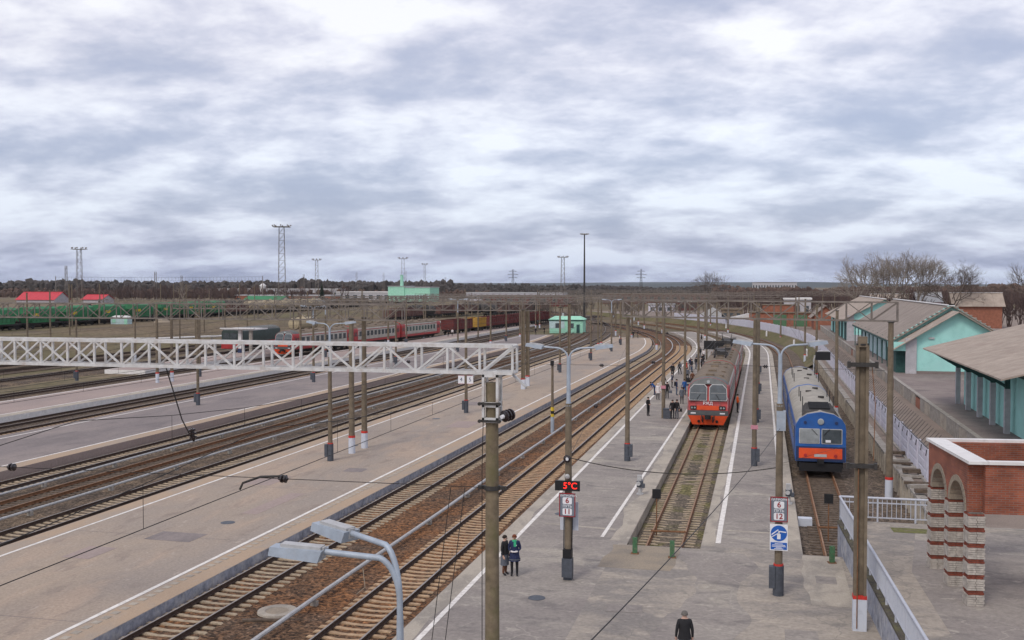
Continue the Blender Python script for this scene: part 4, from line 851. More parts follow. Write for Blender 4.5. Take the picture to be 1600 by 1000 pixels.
for k in range(7):
    o = gb if k == 0 else dup(gb, (0, 0, 0)); yy_ = 330 + k * 15.5; o['label'] = 'grey gondola in the third yard row, ' + OW[k] + ' from the left'; o.location = (-151 - (yy_ - 60) * .0402, yy_ - 12, 2.4); o.rotation_euler = (0, 0, .04)
o = tanker('tan tank wagon lying behind the canopy at far left', 'tank_tan', None); o.location = (-104.6, 222, 0); o.rotation_euler = (0, 0, -.02)
# ================================================================== poles, gantries, lamps
def shaft(t, r0, r1, z0, z1, m='pole_concrete', name='shaft', n=12): return MB().lathe([(r0, z0), (r1, z1)], n=n).build(name, m, t, True)
def head_lamp(t, x, y, z_, yaw, tilt, L=.74, m='lamp_blue'):
    """one luminaire: housing with cover, seen from above"""
    mb = MB(); hw = .16
    mb.hexa([(-hw, .05, -.10), (hw, .05, -.10), (hw * .8, L, -.07), (-hw * .8, L, -.07), (-hw * .9, .0, .06), (hw * .9, .0, .06), (hw * .7, L * .98, .05), (-hw * .7, L * .98, .05)])
    mb.box((0, L * .42, .075), (.17, L * .75, .05), 1); mb.box((0, .06, .02), (.1, .12, .14), 1)
    o = mb.build('luminaire', [m, 'steel_grey'], t); o.location = (x, y, z_); o.rotation_euler = (tilt, 0, yaw); return o
def arm_lamps(t, zj, reach, yaws, rise=.35, r=.038):
    for ya in yaws:
        d = Vector((-math.sin(ya), math.cos(ya), 0)); P = [Vector((0, 0, zj)) + Vector((d.x * .03, d.y * .03, 0))]
        for k in range(1, 7):
            a = k / 6 * math.pi / 2 * .92; P.append(Vector((0, 0, zj)) + d * (reach * .45 * (1 - math.cos(a)) + .03) + Vector((0, 0, rise * 1.2 * math.sin(a))))
        e_ = P[-1] + d * reach * .55 + Vector((0, 0, rise * .1)); P.append(e_)
        MB().tube(P, r, 8).build('lamp_arm', 'lamp_blue', t, True); head_lamp(t, e_.x - d.x * .08, e_.y - d.y * .08, e_.z, ya, .12)
def base_box(t, side=-1, z0=.2, h=1.15):
    MB().lathe([(.21, z0), (.21, z0 + h)], n=12).build('base_sleeve', 'box_grey', t, True); MB().box((side * .24, -.05, z0 + h * .62), (.22, .3, h * .72)).build('switch_box', 'box_grey', t); MB().lathe([(.19, z0 + h), (.19, z0 + h + .07)], n=12).build('red_band', 'red_paint', t)
def lamp_post(label, x, y, zt=9.0, yaws=(R(80), R(-80)), side=-1, box=True, red=True, lamps=True):
    t = thing('lamp_post', label, 'lamp post', (x, y, 0), group='lamp posts on the platforms')
    if lamps: shaft(t, .16, .125, .2, zt - 2.2); MB().lathe([(.13, zt - 2.3), (.085, zt - 2.1), (.075, zt - .35)], n=10).build('steel_top', 'lamp_blue', t, True); arm_lamps(t, zt - .4, 1.15, yaws)
    else: shaft(t, .15, .11, .2, zt); MB().box((0, -.05, zt - .3), (.5, .12, .1)).build('cross_arm', 'dark_steel', t)
    if box: base_box(t, side)
    return t
def catenary_pole(label, x, y, zt=9.6, white=True, r=.19, group=None, z0=.2, m='pole_concrete', name='catenary_pole', sq=False):
    t = thing(name, label, 'pole', (x, y, 0), group=group)
    if sq:
        mb = MB()
        for sx in (-.16, .16): mb.box((sx, 0, (z0 + zt) / 2), (.10, .34, zt - z0))
        mb.box((0, 0, (z0 + zt) / 2), (.24, .12, zt - z0 - .02)); mb.build('shaft', m, t)
    else: shaft(t, r, r * .72, z0, zt, m)
    MB().lathe([(r * .95, zt), (r * .95, zt + .06)], n=10).build('cap', 'dark_steel', t)
    if white:
        if sq: MB().box((0, 0, z0 + .55), (.45, .37, 1.1)).build('white_base', 'pale_blue_white', t); MB().box((0, 0, z0 + 1.16), (.46, .38, .12)).build('red_band', 'red_paint', t)
        else: MB().lathe([(r + .02, z0), (r + .012, z0 + 1.1)], n=12).build('white_base', 'pale_blue_white', t, True); MB().lathe([(r + .022, z0 + 1.1), (r + .02, z0 + 1.25)], n=12).build('red_band', 'red_paint', t)
    return t
def truss(label, x0, x1, y, zb, h, bay, m, single=True, dy=.55, yy=None, group=None):
    t = thing('gantry_beam', label, 'gantry', group=group); n = max(2, int(round(abs(x1 - x0) / bay))); dx = (x1 - x0) / n; ye = y if yy is None else yy
    fy = lambda x: y + (ye - y) * (x - x0) / (x1 - x0)
    c = .075
    for a in (0, dy):
        for zz in (zb, zb + h): MB().beam((x0, y + a, zz), (x1, ye + a, zz), c, c * 1.2).build('chord', m, t)
    mem = []
    for k in range(n + 1):
        x = x0 + k * dx
        for a in (0, dy): mem.append(((x, fy(x) + a, zb), (x, fy(x) + a, zb + h), .065))
        for zz in (zb, zb + h): mem.append(((x, fy(x), zz), (x, fy(x) + dy, zz), .045))
        if k < n:
            x2 = x + dx
            for a in (0, dy):
                up = (k % 2 == 0) if a == 0 else True
                mem.append(((x, fy(x) + a, zb + (h if up else 0)), (x2, fy(x2) + a, zb + (0 if up else h)), .06))
                if a == 0 and k > n * .55: mem.append(((x, fy(x), zb + (0 if up else h)), (x2, fy(x2), zb + (h if up else 0)), .05))
            mem.append(((x, fy(x), zb), (x2, fy(x2) + dy, zb), .04))
    if single:
        for a, b, w_ in mem: MB().beam(a, b, w_, w_ * .8).build('brace', m, t)
    else:
        mb = MB()
        for a, b, w_ in mem: mb.beam(a, b, w_ * .85, w_ * .85)
        stuff(mb.build('lattice', m, t))
    return t
# near gantry and its pole
truss('near white steel lattice gantry beam spanning the two nearest running tracks', -6.65, -29.0, 28.0, 9.63, .74, .93, 'gantry_white')
np_ = thing('gantry_pole', 'big weathered concrete pole carrying the near white gantry beam', 'pole', (-7.28, 28.2, 0))
MB().lathe([(.212, .2), (.172, 9.35)], n=20).build('shaft', 'old_pole', np_, True)
fr = MB()
for sx in (-.2, .2):
    for sy in (-.2, .2): fr.box((sx, sy, 8.95), (.07, .07, 1.35))
for zz in (8.32, 8.75, 9.58):
    for s_ in (-.21, .21): fr.box((s_, 0, zz), (.05, .46, .14)); fr.box((0, s_, zz), (.46, .05, .14))
fr.build('saddle_frame', 'gantry_white', np_)
bl = MB()
for zz in (8.3, 8.78): bl.box((0, -.25, zz), (.62, .06, .06)); [bl.lathe([(.05, 0), (.05, .08)], (sx, -.27, zz), 6, axis=(0, -1, 0)) for sx in (-.28, .28)]
bl.build('clamp', 'dark_steel', np_)
cl_ = MB().lathe([(.235, 6.35), (.235, 6.47)], n=14); cl_.box((-.3, 0, 6.41), (.2, .1, .1)); cl_.box((.3, 0, 6.41), (.2, .1, .1)); cl_.build('clamp_ring', 'dark_steel', np_)
MB().tube([(-.2, -.1, 9.4), (-.26, -.12, 7), (-.26, -.14, .3)], .012, 5).build('earth_wire', 'wire', np_)
def insulator(parent, c, axis, n=4, r=.13, name='insulator', cap=True):
    pr = [(.03, 0)]
    for k in range(n): q = k * .11 + .04; pr += [(r * .45, q), (r, q + .02), (r * .9, q + .075), (r * .45, q + .09)]
    pr += [(.03, n * .11 + .1)]
    o = MB().lathe(pr, c, 16, axis=axis).build(name, 'insulator', parent, True)
    if cap: a = Vector(axis).normalized(); MB().lathe([(.055, -.05), (.06, .03)], c, 10, axis=axis).build('cap', 'sign_white', o)
    return o
o = insulator(np_, (.38, -.30, 8.44), (.55, .8, .12), 3, .17); MB().tube([(.1, 0, 8.4), (.4, -.3, 8.44)], .03, 6).build('bracket', 'steel_grey', np_)
MB().beam((.55, 0, 9.62), (1.0, -.1, 9.25), .09, .05).build('bracket', 'steel_grey', np_)
MB().beam((.2, -.25, 1.6), (.55, -.25, 1.6), .04, .04).beam((.55, -.25, 1.6), (.58, -.25, .25), .03, .03).build('hook', 'black', np_)
catenary_pole('concrete pole under the left end of the near white gantry beam', -28.4, 28.25, 9.55, True, .21)
# foreground double lamp, its post cut by the lower edge
t = thing('lamp_post', 'nearest blue grey curved lamp with two big luminaires, post cut by lower edge', 'lamp post', (-4.72, 13.3, .27), group='lamp posts on the platforms')
shaft(t, .14, .11, -.1, 6.2); MB().lathe([(.12, 6.1), (.06, 6.4), (.045, 7.35)], n=12).build('steel_top', 'lamp_blue', t, True)
for ya, rc, hh in ((R(92), 1.18, .50), (R(62), 1.1, .62)):
    d = Vector((-math.sin(ya), math.cos(ya), 0)); P = [Vector((0, 0, 7.3))]
    for k in range(1, 9): a = k / 8 * math.pi / 2 * .9; P.append(Vector((0, 0, 7.5)) + d * .34 * (1 - math.cos(a)) + Vector((0, 0, hh * 1.25 * math.sin(a))))
    P.append(P[-1] + d * (rc - .3) + Vector((0, 0, .05))); MB().tube(P, .042, 10).build('lamp_arm', 'lamp_blue', t, True); e_ = P[-1]
    head_lamp(t, e_.x - d.x * .1, e_.y - d.y * .1, e_.z - .03, ya, .04, .78)
    MB().box((0, 0, 0), (.11, .07, .12)).build('arm_clamp', 'steel_grey', t, loc=(e_.x, e_.y, e_.z), rz=ya)
MB().tube([(-.55, .05, 7.95), (-.5, 0, 7.7), (-.62, -.02, 7.6)], .006, 4).build('loose_wire', 'sand', t)
# clock post with display and platform signs
def signboard(t, y, zc, top, num1, mid_, num2, w_=.62, h_=.92, x=0):
    b = MB().span((x - w_ / 2, y - .02, zc - h_ / 2), (x + w_ / 2, y + .02, zc + h_ / 2)).build('sign_board', 'sign_grey', t)
    fr_ = MB()
    for sx in (-1, 1): fr_.box((x + sx * w_ / 2, y - .02, zc), (.03, .05, h_ + .03)); fr_.box((x, y - .02, zc + sx * h_ / 2), (w_ + .03, .05, .03))
    fr_.build('sign_frame', 'digit_red', b)
    for zz in (zc + .17, zc - .27): MB().prism(rrect(x - .19, x + .19, zz - .135, zz + .135, .05), 'y', y - .03, y - .021).build('number_field', 'sign_white', b)
    rt = (R(90), 0, 0)
    text('lettering', top, .115, 'sign_white', b, (x, y - .024, zc + .375), rt, .002, .003); text('lettering', mid_, .14, 'sign_white', b, (x, y - .024, zc - .055), rt, .002, .003)
    text('numeral', num1, .29, 'digit_red', b, (x, y - .034, zc + .17), rt, .002, .006); text('numeral', num2, .29, 'digit_red', b, (x, y - .034, zc - .27), rt, .002, .006)
    return b
t = lamp_post('lamp post with red temperature display and platform 6 track 11 sign', -7.5, 41.3, 9.5, (R(86), R(-84)), box=False)
MB().span((-.5, -.26, 3.82), (.5, -.14, 4.22)).build('display_case', 'black', t); text('display_digits', '5°C', .36, 'led', t, (.12, -.27, 4.02), (R(90), 0, 0), .002, .004)
signboard(t, -.22, 3.25, 'ПЛАТФОРМА', '6', 'ПУТЬ', '11')
MB().span((-.36, .16, 2.15), (.38, .19, 3.3)).build('rear_board', 'pale_blue_white', t); MB().lathe([(.08, 0), (.11, .1), (.05, .14)], (0, -.2, 4.42), 12, axis=(0, -1, -.2)).build('loudspeaker', 'steel_grey', t)
insulator(t, (0, -.3, 5.1), (-.2, 1, 0), 2, .15)
MB().tube([(-.15, -.1, 3.7), (-.17, -.1, 1.3)], .02, 5).tube([(.16, -.08, 3.7), (.18, -.1, 2.6), (.16, -.1, 1.3)], .025, 5).build('cable', 'black', t)
MB().box((0, -.12, 1.28), (.36, .3, .34)).build('cable_sleeve', 'black', t); MB().box((0, -.16, .72), (.42, .34, .75)).build('switch_box', 'box_grey', t); MB().box((0, 0, .3), (.34, .34, .3)).build('base_sleeve', 'box_grey', t)
t = lamp_post('lamp post with platform 6 track 12 sign and round blue notice', .7, 41.0, 9.75, (R(84), R(-78)), side=-1, box=True)
signboard(t, -.24, 3.55, 'ПЛАТФОРМА', '6', 'ПУТЬ', '12')
b = MB().span((-.33, -.26, 1.98), (.33, -.22, 2.98)).build('blue_notice', 'sign_white', t); MB().lathe([(.3, 0), (.3, .012)], (0, -.26, 2.64), 28, axis=(0, -1, 0)).build('blue_disc', 'sign_blue', b); MB().span((-.3, -.27, 2.02), (.3, -.259, 2.29)).build('blue_strip', 'sign_blue', b)
mb = MB(); mb.beam((-.27, -.275, 2.58), (-.02, -.275, 2.78), .01, .04).beam((-.02, -.275, 2.72), (.27, -.275, 2.69), .01, .04).beam((-.25, -.275, 2.50), (0, -.275, 2.66), .01, .03).box((0, -.275, 2.52), (.13, .01, .2)).box((0, -.275, 2.66), (.06, .01, .06)); mb.build('pictogram', 'sign_white', b)
mb = MB(); [mb.box((0, -.272, zz), (w_, .006, .022)) for zz, w_ in ((2.24, .3), (2.19, .48), (2.14, .52), (2.09, .22), (2.05, .34))]; mb.build('small_print', 'sign_white', b)
MB().box((.05, -.02, 6.9), (.34, .3, .75)).build('fuse_box', 'lamp_blue', t)
# other posts of the platforms
lamp_post('lamp post with dark base box left of the nearest white based pole pair', -28.1, 65.4, 9.4)
t = lamp_post('pole holding two small white number signs above the brown platform', -26.4, 92.7, 9.5, lamps=False)
for sx, nm in ((-.42, '4'), (.42, '5')):
    b = MB().span((sx - .3, -.16, 2.9), (sx + .3, -.13, 3.65)).build('number_sign', 'sign_white', t); text('numeral', nm, .5, 'navy', b, (sx, -.165, 3.27), (R(90), 0, 0))
    mb = MB(); mb.box((sx, -.15, 3.65), (.62, .05, .03)).box((sx, -.15, 2.9), (.62, .05, .03)); mb.build('sign_frame', 'sign_pink', b)
for k, (x, y) in enumerate(((-26.2, 137.8), (-25.7, 160.8), (-25.6, 183.0), (-26.6, 203.0))):
    lamp_post(('third', 'fourth', 'fifth', 'farthest')[k] + ' slim post along the wide brown platform, counted from the near end', x, y, 9.2, lamps=(k == 2))
for k, (x, y) in enumerate(((-53.6, 92.5), (-52.6, 117.5), (-52.3, 146), (-51.6, 176), (-51.2, 210))): lamp_post(('nearest', 'second', 'third', 'fourth', 'farthest')[k] + ' post with dark base box on the dark grey platform', x, y, 9.3, lamps=(k in (1, 3)))
for k, (x, y) in enumerate(((-69.8, 121.0), (-68.6, 158), (-68, 196))): lamp_post(('nearest', 'middle', 'farthest')[k] + ' post with dark base box on the third platform', x, y, 9.3, lamps=(k == 1))
lamp_post('lone post with dark base box on the ballast at the left edge of the yard', -81.6, 112.5, 8.0, lamps=False)
# catenary poles
PP = 'paired poles with white bases on the brown platform'
pairs = [(-27.9, 68.7, 9.6), (-27.9, 71.1, 9.6), (-26.1, 115.1, 9.1), (-26.4, 118.8, 9.1)]
lab = ['nearer of the first white based pole pair on the brown platform', 'farther of the first white based pole pair on the brown platform', 'nearer of the second white based pole pair, above the gantry end', 'farther of the second white based pole pair, above the gantry end']
for (x, y, zt), lb in zip(pairs, lab): catenary_pole(lb, x, y, zt, True, .22, PP, sq=(y > 110))
catenary_pole('thick pole with white base behind the lamps of the temperature display post', -27.8, 153.6, 9.1, True, .24, PP, sq=True)
for k, (x, y) in enumerate(((-70.5, 112.4), (-69.7, 114.3), (-70.2, 152), (-69.6, 190))): catenary_pole(('left one of the near pair', 'right one of the near pair', 'middle one', 'farthest one')[k] + ' of tall white based poles on the third platform', x, y, 9.7, True, .2, 'white based poles on the third platform')
t = catenary_pole('slim pole with dark switch box on the bay platform, right of the near tracks', -8.7, 70.0, 9.9, False, .17); base_box(t, 1)
t = catenary_pole('pole behind the waiting people, with a grey litter bin at its foot', -8.4, 93.2, 10.2, False, .17)
MB().box((0, -.12, 2.95), (.42, .3, .26)).build('pink_notice', 'sign_pink', t)
bn = thing('litter_bin', 'grey square litter bin at the pole by the waiting passengers', 'bin', (-8.05, 92.9, .2)); MB().box((0, 0, .42), (.62, .5, .84), taper=1.06).build('bin_body', 'box_grey', bn); MB().box((0, 0, .87), (.7, .58, .07)).build('rim', 'box_grey', bn)
t = catenary_pole('pole with pink notice and dark switch box between the two bay tracks', -.4, 70.0, 9.8, False, .17); base_box(t, 1); MB().box((0, -.14, 2.75), (.46, .1, .26)).build('pink_notice', 'sign_pink', t)
for k, (x, y) in enumerate(((-.35, 92), (-.3, 116), (-.3, 141), (-.8, 168))):
    t = catenary_pole(('second', 'third', 'fourth', 'farthest')[k] + ' slim pole in the line between the two bay tracks', x, y, 9.6, False, .16, 'slim poles in line between the bay tracks'); base_box(t, 1)
for k, (x, y) in enumerate(((-8.2, 117), (-8.1, 141), (-8.3, 166), (-9.5, 190), (-12.5, 214))):
    catenary_pole(('nearest', 'second', 'third', 'fourth', 'farthest')[k] + ' plain slim pole along the left arm of the bay platform', x, y, 9.4, False, .16, 'slim poles along the left arm of the bay platform')
t = catenary_pole('short signal pole with yellow and black band between the near tracks', -16.75, 84.8, 5.7, False, .13, z0=ZG, m='pole_concrete'); MB().lathe([(.14, 1.1), (.14, 1.9)], n=10).build('striped_band', 'yellow', t); MB().lathe([(.145, 1.35), (.145, 1.6)], n=10).build('stripe', 'black', t); MB().lathe([(.15, ZG), (.15, 1.1)], n=10).build('blue_base', 'lamp_blue', t); MB().box((0, -.1, 5.55), (.26, .3, .4)).build('signal_head', 'black', t)
t = catenary_pole('big concrete pole with white base and red band at the lower right', 3.35, 37.5, 10.0, True, .22, z0=.2, sq=True)
for zz in (9.35, 5.9): MB().box((0, -.2, zz), (.95, .16, .14)).box((-.45, -.22, zz), (.1, .2, .22)).box((.45, -.22, zz), (.1, .2, .22)).build('cross_clamp', 'dark_steel', t)
MB().box((0, 0, 10.12), (.3, .36, .35)).build('cap_block', 'pole_concrete', t); MB().tube([(.3, -.2, 9.3), (.42, -.2, 8), (.38, -.2, 6.1)], .015, 5).tube([(-.1, -.21, 5.8), (-.1, -.22, .3)], .02, 5).build('cable', 'rusty_rail', t)
catenary_pole('round pole with white base standing against the ribbed retaining wall', 7.25, 63.8, 9.85, True, .21, z0=-.33)
for k, (x, s_) in enumerate(((6.7, 100), (6.7, 136), (6.7, 172))): xx, yy = path(x, s_); catenary_pole(('nearest', 'middle', 'farthest')[k] + ' slim pole between the blue railcar track and lilac fence', xx, yy, 9.6, True, .18, 'poles along the right hand track', z0=-.33)
# gantry beams further off
truss('brown steel gantry beam over the two bay tracks', 7.7, -9.0, 64.4, 9.9, 1.1, 1.35, 'truss_dull', True, yy=69.6)
truss('dull gantry beam reaching left from the first white based pole pair', -24.5, -72.5, 69.7, 9.5, 1.1, 1.4, 'truss_dull', True)
truss('dull gantry beam between the second pole pair and the third platform', -25.0, -71, 116.8, 9.0, 1.1, 1.6, 'truss_dull', False)
truss('dull gantry beam across the far part of the brown platform', -26.5, -72, 153.8, 9.0, 1.1, 1.6, 'truss_dull', False)
FG = 'far gantries over the yard'; FL = 'distant rusty gantry spanning the yard throat'
FGS = [(-8, -30, 196), (-30, -74, 200), (4, -28, 232), (-34, -96, 250), (-2, -60, 285), (-60, -110, 300), (-10, -70, 330), (-25, -80, 380), (-15, -75, 430), (8, -24, 262), (34, -14, 300), (44, -6, 350), (-96, -150, 215), (-84, -140, 285), (-30, -75, 228), (-36, -90, 315), (-42, -120, 355)]
fm = MB()
FGS.sort(key=lambda q_: q_[2]); ORD = ['first', 'second', 'third', 'fourth', 'fifth', 'sixth', 'seventh', 'eighth', 'ninth', 'tenth', 'eleventh', 'twelfth', 'thirteenth', 'fourteenth', 'fifteenth', 'sixteenth', 'seventeenth', 'eighteenth', 'nineteenth', 'twentieth', 'last', 'last']
for gi_, (x0, x1, y) in enumerate(FGS):
    FL = 'distant rusty gantry over the yard throat, ' + ORD[gi_] + ' counted away from the platforms'
    truss(FL, x0, x1, y, 7.6 if x1 < -80 else 8.7, .85, 2.2, 'truss_dull', False, group=FG)
    for pj_, x in enumerate((x0, (x0 + x1) / 2, x1)): catenary_pole(('right', 'middle', 'left')[pj_] + ' pole of the ' + ORD[gi_] + ' distant gantry counted away from the platforms', x, y + .3, 7.9 if x1 < -80 else 9.0, True, .2, 'distant gantry poles', z0=ZG)
LP = [(-100, 120, 9), (-108, 128, 9), (-118, 150, 10.5), (-125, 165, 11), (-132, 180, 12), (-141, 150, 12), (-146, 200, 12), (-148, 250, 12), (-100, 172, 9), (-101, 215, 9), (-102, 245, 9), (-114, 190, 9), (-118, 260, 10), (-122, 310, 10), (-160, 230, 12), (-168, 270, 12), (-175, 330, 12), (-182, 300, 12), (-195, 380, 12), (-98, 300, 9), (-90, 240, 9), (-92, 330, 9), (-72, 320, 9), (-70, 360, 9), (-98, 150, 8), (-104, 190, 8), (-112, 135, 7.5), (-120, 230, 9), (-130, 280, 9), (-140, 330, 9), (-97, 260, 9), (-150, 260, 9), (-165, 300, 9), (-150, 380, 10), (-176, 360, 10), (-120, 420, 10), (-190, 430, 10), (-86, 205, 9), (-64, 235, 9), (-60, 280, 9), (-40, 250, 9), (-36, 300, 9), (-55, 345, 10), (-85, 400, 10), (-30, 360, 10), (-228, 330, 9), (-215, 300, 9), (-240, 400, 10), (-260, 460, 10), (10, 300, 9), (-4, 330, 9), (22, 340, 9)]
for k, (x, y, zt) in enumerate(LP): catenary_pole('distant single pole among the yard tracks', x, y, zt, k % 3 == 0, .17, 'distant single poles', z0=ZG)
cs = thing('cross_span', 'high cross span of two thin wires with many hangers against the left skyline', 'wire'); 
for x in (-262.0, -390.0): MB().tube([(x, 520 + (x + 262) * .0, 0), (x, 520, 16.2)], [.3, .2], 6).build('mast', 'truss_dull', cs)
MB().tube([(-262, 520, 15.8), (-300, 520, 15.5), (-345, 520, 15.5), (-390, 520, 15.8)], .06, 4).tube([(-262, 520, 13.6), (-390, 520, 13.6)], .06, 4).build('strands', 'wire', cs); hg = MB()
for k in range(60): x = -264 - k * 2.1; hg.beam((x, 520, 13.6), (x, 520, 15.55), .05, .05)
stuff(hg.build('hangers', 'wire', cs))
# small railway furniture
def buffer_sign(label, x, y, z0):
    t = thing('stop_sign', label, 'sign', (x, y, 0)); MB().tube([(0, 0, z0), (0, 0, 1.75)], .03, 6).build('stem', 'rusty_rail', t); MB().box((0, -.03, 1.78), (.42, .04, .46)).build('plate', 'black', t)
buffer_sign('black square sign on a thin stem at the end of the mossy track', -4.95, 51.5, -.3); buffer_sign('black square sign on a thin stem at the end of the right hand track', 3.2, 52.2, -.3)
def dwarf(label, x, y):
    t = thing('dwarf_signal', label, 'signal', (x, y, .2)); MB().lathe([(.2, 0), (.2, .08), (.1, .1), (.09, .45)], n=12).build('pedestal', 'steel_grey', t); MB().box((0, 0, .62), (.34, .3, .34)).box((.2, -.05, .52), (.16, .22, .22)).build('case', 'box_grey', t); MB().lathe([(.11, 0), (.12, .14)], (-.06, -.15, .66), 12, axis=(0, -1, .1)).build('lens_hood', 'steel_grey', t); MB().box((-.03, 0, .95), (.24, .24, .3)).build('upper_lamp', 'steel_grey', t)
dwarf('small grey dwarf signal beside the line left of the mossy track', -6.6, 58.9); dwarf('small grey dwarf signal beside the platform edge at the right hand track', 1.5, 58.2)
MB().box((0, 0, .2), (.7, .5, .4)).build('relay_box', 'pale_blue_white', loc=(2.25, 55.6, -.33)); tag(bpy.data.objects['relay_box'], 'low pale box on the ballast left of the right hand track', 'box')
for k, (x, y, h_, lb) in enumerate(((-5.35, 45.9, .72, 'left green bollard at the end of the mossy track'), (-3.7, 45.6, .74, 'right green bollard at the end of the mossy track'), (3.0, 46.3, .72, 'single green bollard at the end of the right hand track'))):
    t = thing('bollard', lb, 'bollard', (x, y, .2), rz=.1 * k); MB().prism([(-.1, -.08), (.1, -.08), (.1, -.05), (.02, -.05), (.02, .05), (.1, .05), (.1, .08), (-.1, .08), (-.1, .05), (-.02, .05), (-.02, -.05), (-.1, -.05)], 'z', 0, h_).build('post', 'green_paint', t); MB().box((0, 0, .02), (.34, .3, .03)).build('foot_plate', 'rusty_rail', t)
db = thing('display_board', 'black hanging information board over the left arm of the bay platform', 'sign', (-5.9, 137, 0)); MB().box((0, 0, 4.2), (2.6, .3, 1.1)).build('screen_case', 'black', db); MB().tube([(-.2, 0, .2), (-.2, 0, 4.7)], .1, 8).build('post', 'steel_grey', db)
db = thing('display_board', 'black information board on a bent arm beside the lilac fence', 'sign', (6.2, 113, 0)); MB().box((0, 0, 4.6), (1.5, .25, .85)).build('screen_case', 'black', db); MB().tube([(-.9, 0, -.3), (-.9, 0, 4.2), (-.5, 0, 5.1), (.6, 0, 5.1)], .07, 8).build('post', 'steel_grey', db)
for k, (x, s_) in enumerate(((7.2, 178), (7.2, 205), (7.2, 240), (7.2, 280))):
    xx, yy = path(x, s_); o = MB().lathe([(.2, 0), (.18, 1.1), (.05, 1.25)], n=8).build('marker_post', 'white', loc=(xx, yy, .2)); tag(o, ('nearest', 'second', 'third', 'farthest')[k] + ' stubby white post on the grass bank below the fence', 'post', 'white posts on the grass bank')
# ================================================================== overhead wires
# a pale heating main crossing the field on low stands
hp_ = thing('heating_main', 'long pale pipe on low stands crossing the field at left', 'pipe'); HPP = [(-172, 118, 1.2), (-140, 158, 1.9), (-118, 190, 1.0), (-104, 225, .7), (-95, 275, .7), (-88, 330, .7)]; MB().tube(HPP, .22, 8).build('pipe_run', 'white', hp_, True)
for a_, b_ in zip(HPP, HPP[1:]):
    for q_ in (0, .33, .66): p_ = Vector(a_).lerp(Vector(b_), q_); MB().box((p_.x, p_.y, p_.z / 2 - .2), (.3, .3, p_.z + .2)).build('stand', 'concrete', hp_)
SUP = [-22, 28, 70, 116.5, 154, 200, 250, 300]
def overhead(X, label, s0=-22, s1=300, rise=7.9):
    t = thing('overhead_line', label, 'wire', group='overhead lines along the tracks'); c_ = []; m_ = []; zc = 6.35; K = 0
    for a, b in zip(SUP, SUP[1:]):
        if b <= s0 or a >= s1: continue
        for k in range(8):
            u = k / 8; s = a + (b - a) * u
            if s < s0 or s > s1: continue
            x, y = path(X + (.25 if int(s / 40) % 2 else -.25) * 0, s); zm = rise - 1.15 * 4 * u * (1 - u) * min(1, (b - a) / 45); m_.append((x, y, zm)); c_.append((x, y, zc))
            if k and s > 20: MB().beam((x, y, zc), (x, y, zm), .010, .010).build('dropper', 'wire', t)
    MB().tube(c_, .012, 5).build('contact_wire', 'wire', t); MB().tube(m_, .012, 5).build('messenger_wire', 'wire', t); return t
for X, lb in ((-13.95, 'over the second running track'), (-20.0, 'over the running track beside the brown platform'), (-35.0, 'over the track left of the brown platform'), (-40.1, 'over the rusty track between the pipes'), (-44.3, 'over the track beside the dark grey platform'), (-59.6, 'over the first track beyond the dark grey platform'), (-63.6, 'over the track beside the third platform'), (-80.4, 'over the track of the grey and red train'), (-93.6, 'over the track of the dark green train'), (-104, 'over the first field track'), (-110, 'over the second field track')):
    overhead(X, 'overhead contact and messenger wires ' + lb)
overhead(-4.35, 'overhead contact and messenger wires over the mossy bay track', 70); overhead(3.7, 'overhead contact and messenger wires over the blue railcar track', 70)
def wire(label, P, r=.012, ins=(), sag=0.0):
    t = thing('span_wire', label, 'wire'); P = [Vector(p) for p in P]
    if len(P) == 2 and sag: P = [P[0].lerp(P[1], k / 16) - Vector((0, 0, sag * 4 * (k / 16) * (1 - k / 16))) for k in range(17)]
    MB().tube(P, r, 5).build('strand', 'wire', t)
    for c, ax, n_ in ins: insulator(t, c, ax, n_, .12, cap=False)
    return t
wire('cross span wire with paired disc insulators at the near gantry pole', [(-7.5, 28.1, 6.42), (-27.9, 28.1, 6.35)], .011, [((-13.4, 28.1, 6.40), (-1, 0, 0), 2), ((-22.6, 28.1, 6.37), (-1, 0, 0), 2)])
wire('cross span wire with disc insulators at the second gantry over the brown platform', [(-8.7, 70, 6.6), (-27.9, 70, 6.6)], .011, [((-10.3, 70, 6.6), (-1, 0, 0), 2), ((-24, 70, 6.6), (-1, 0, 0), 2)])
wire('cross span wire with disc insulators over the bay tracks', [(7.2, 66, 6.9), (-8.7, 70, 6.9)], .011, [((-6.8, 69.5, 6.9), (-1, .1, 0), 2), ((.4, 67.6, 6.9), (-1, .1, 0), 2)])
wire('cross span wire over the third gantry', [(-8.2, 117, 6.6), (-26.2, 116.9, 6.6)], .012, [((-10, 117, 6.6), (-1, 0, 0), 2)])
wire('black cable sagging between the temperature display post and the track 12 sign post', [(-7.5, 41.2, 5.15), (.7, 41.1, 5.1)], .02, sag=.45)
wire('long cable running from the pole by the track 12 sign towards the lower edge', [(.75, 41.3, 6.6), (-1.9, 10.5, 8.2)], .009, sag=.2)
wire('thin wire stretched level across the front of the blue railcar', [(.7, 41.2, 5.2), (7.2, 63.8, 3.4)], .007)
wire('twin guy line hanging beside the big weathered pole, left strand', [(-8.3, 27.6, 6.5), (-8.95, 27.0, 0.25)], .011); wire('twin guy line hanging beside the big weathered pole, right strand', [(-7.9, 27.6, 6.5), (-8.45, 26.5, 0.25)], .011)
wire('dark hanger with insulator below the near gantry beam', [(-17.4, 28.2, 9.6), (-17.0, 28.4, 8.0), (-16.7, 28.5, 7.35)], .02, [((-16.75, 28.5, 7.75), (.2, 0, -1), 3)])
wire('feeder wire with black insulator left of the waiting couple', [(-7.5, 41.3, 5.1), (-11.0, 78.0, 4.9), (-13.95, 116, 6.4)], .010, [((-9.3, 60, 5.0), (-.1, 1, 0), 2)])
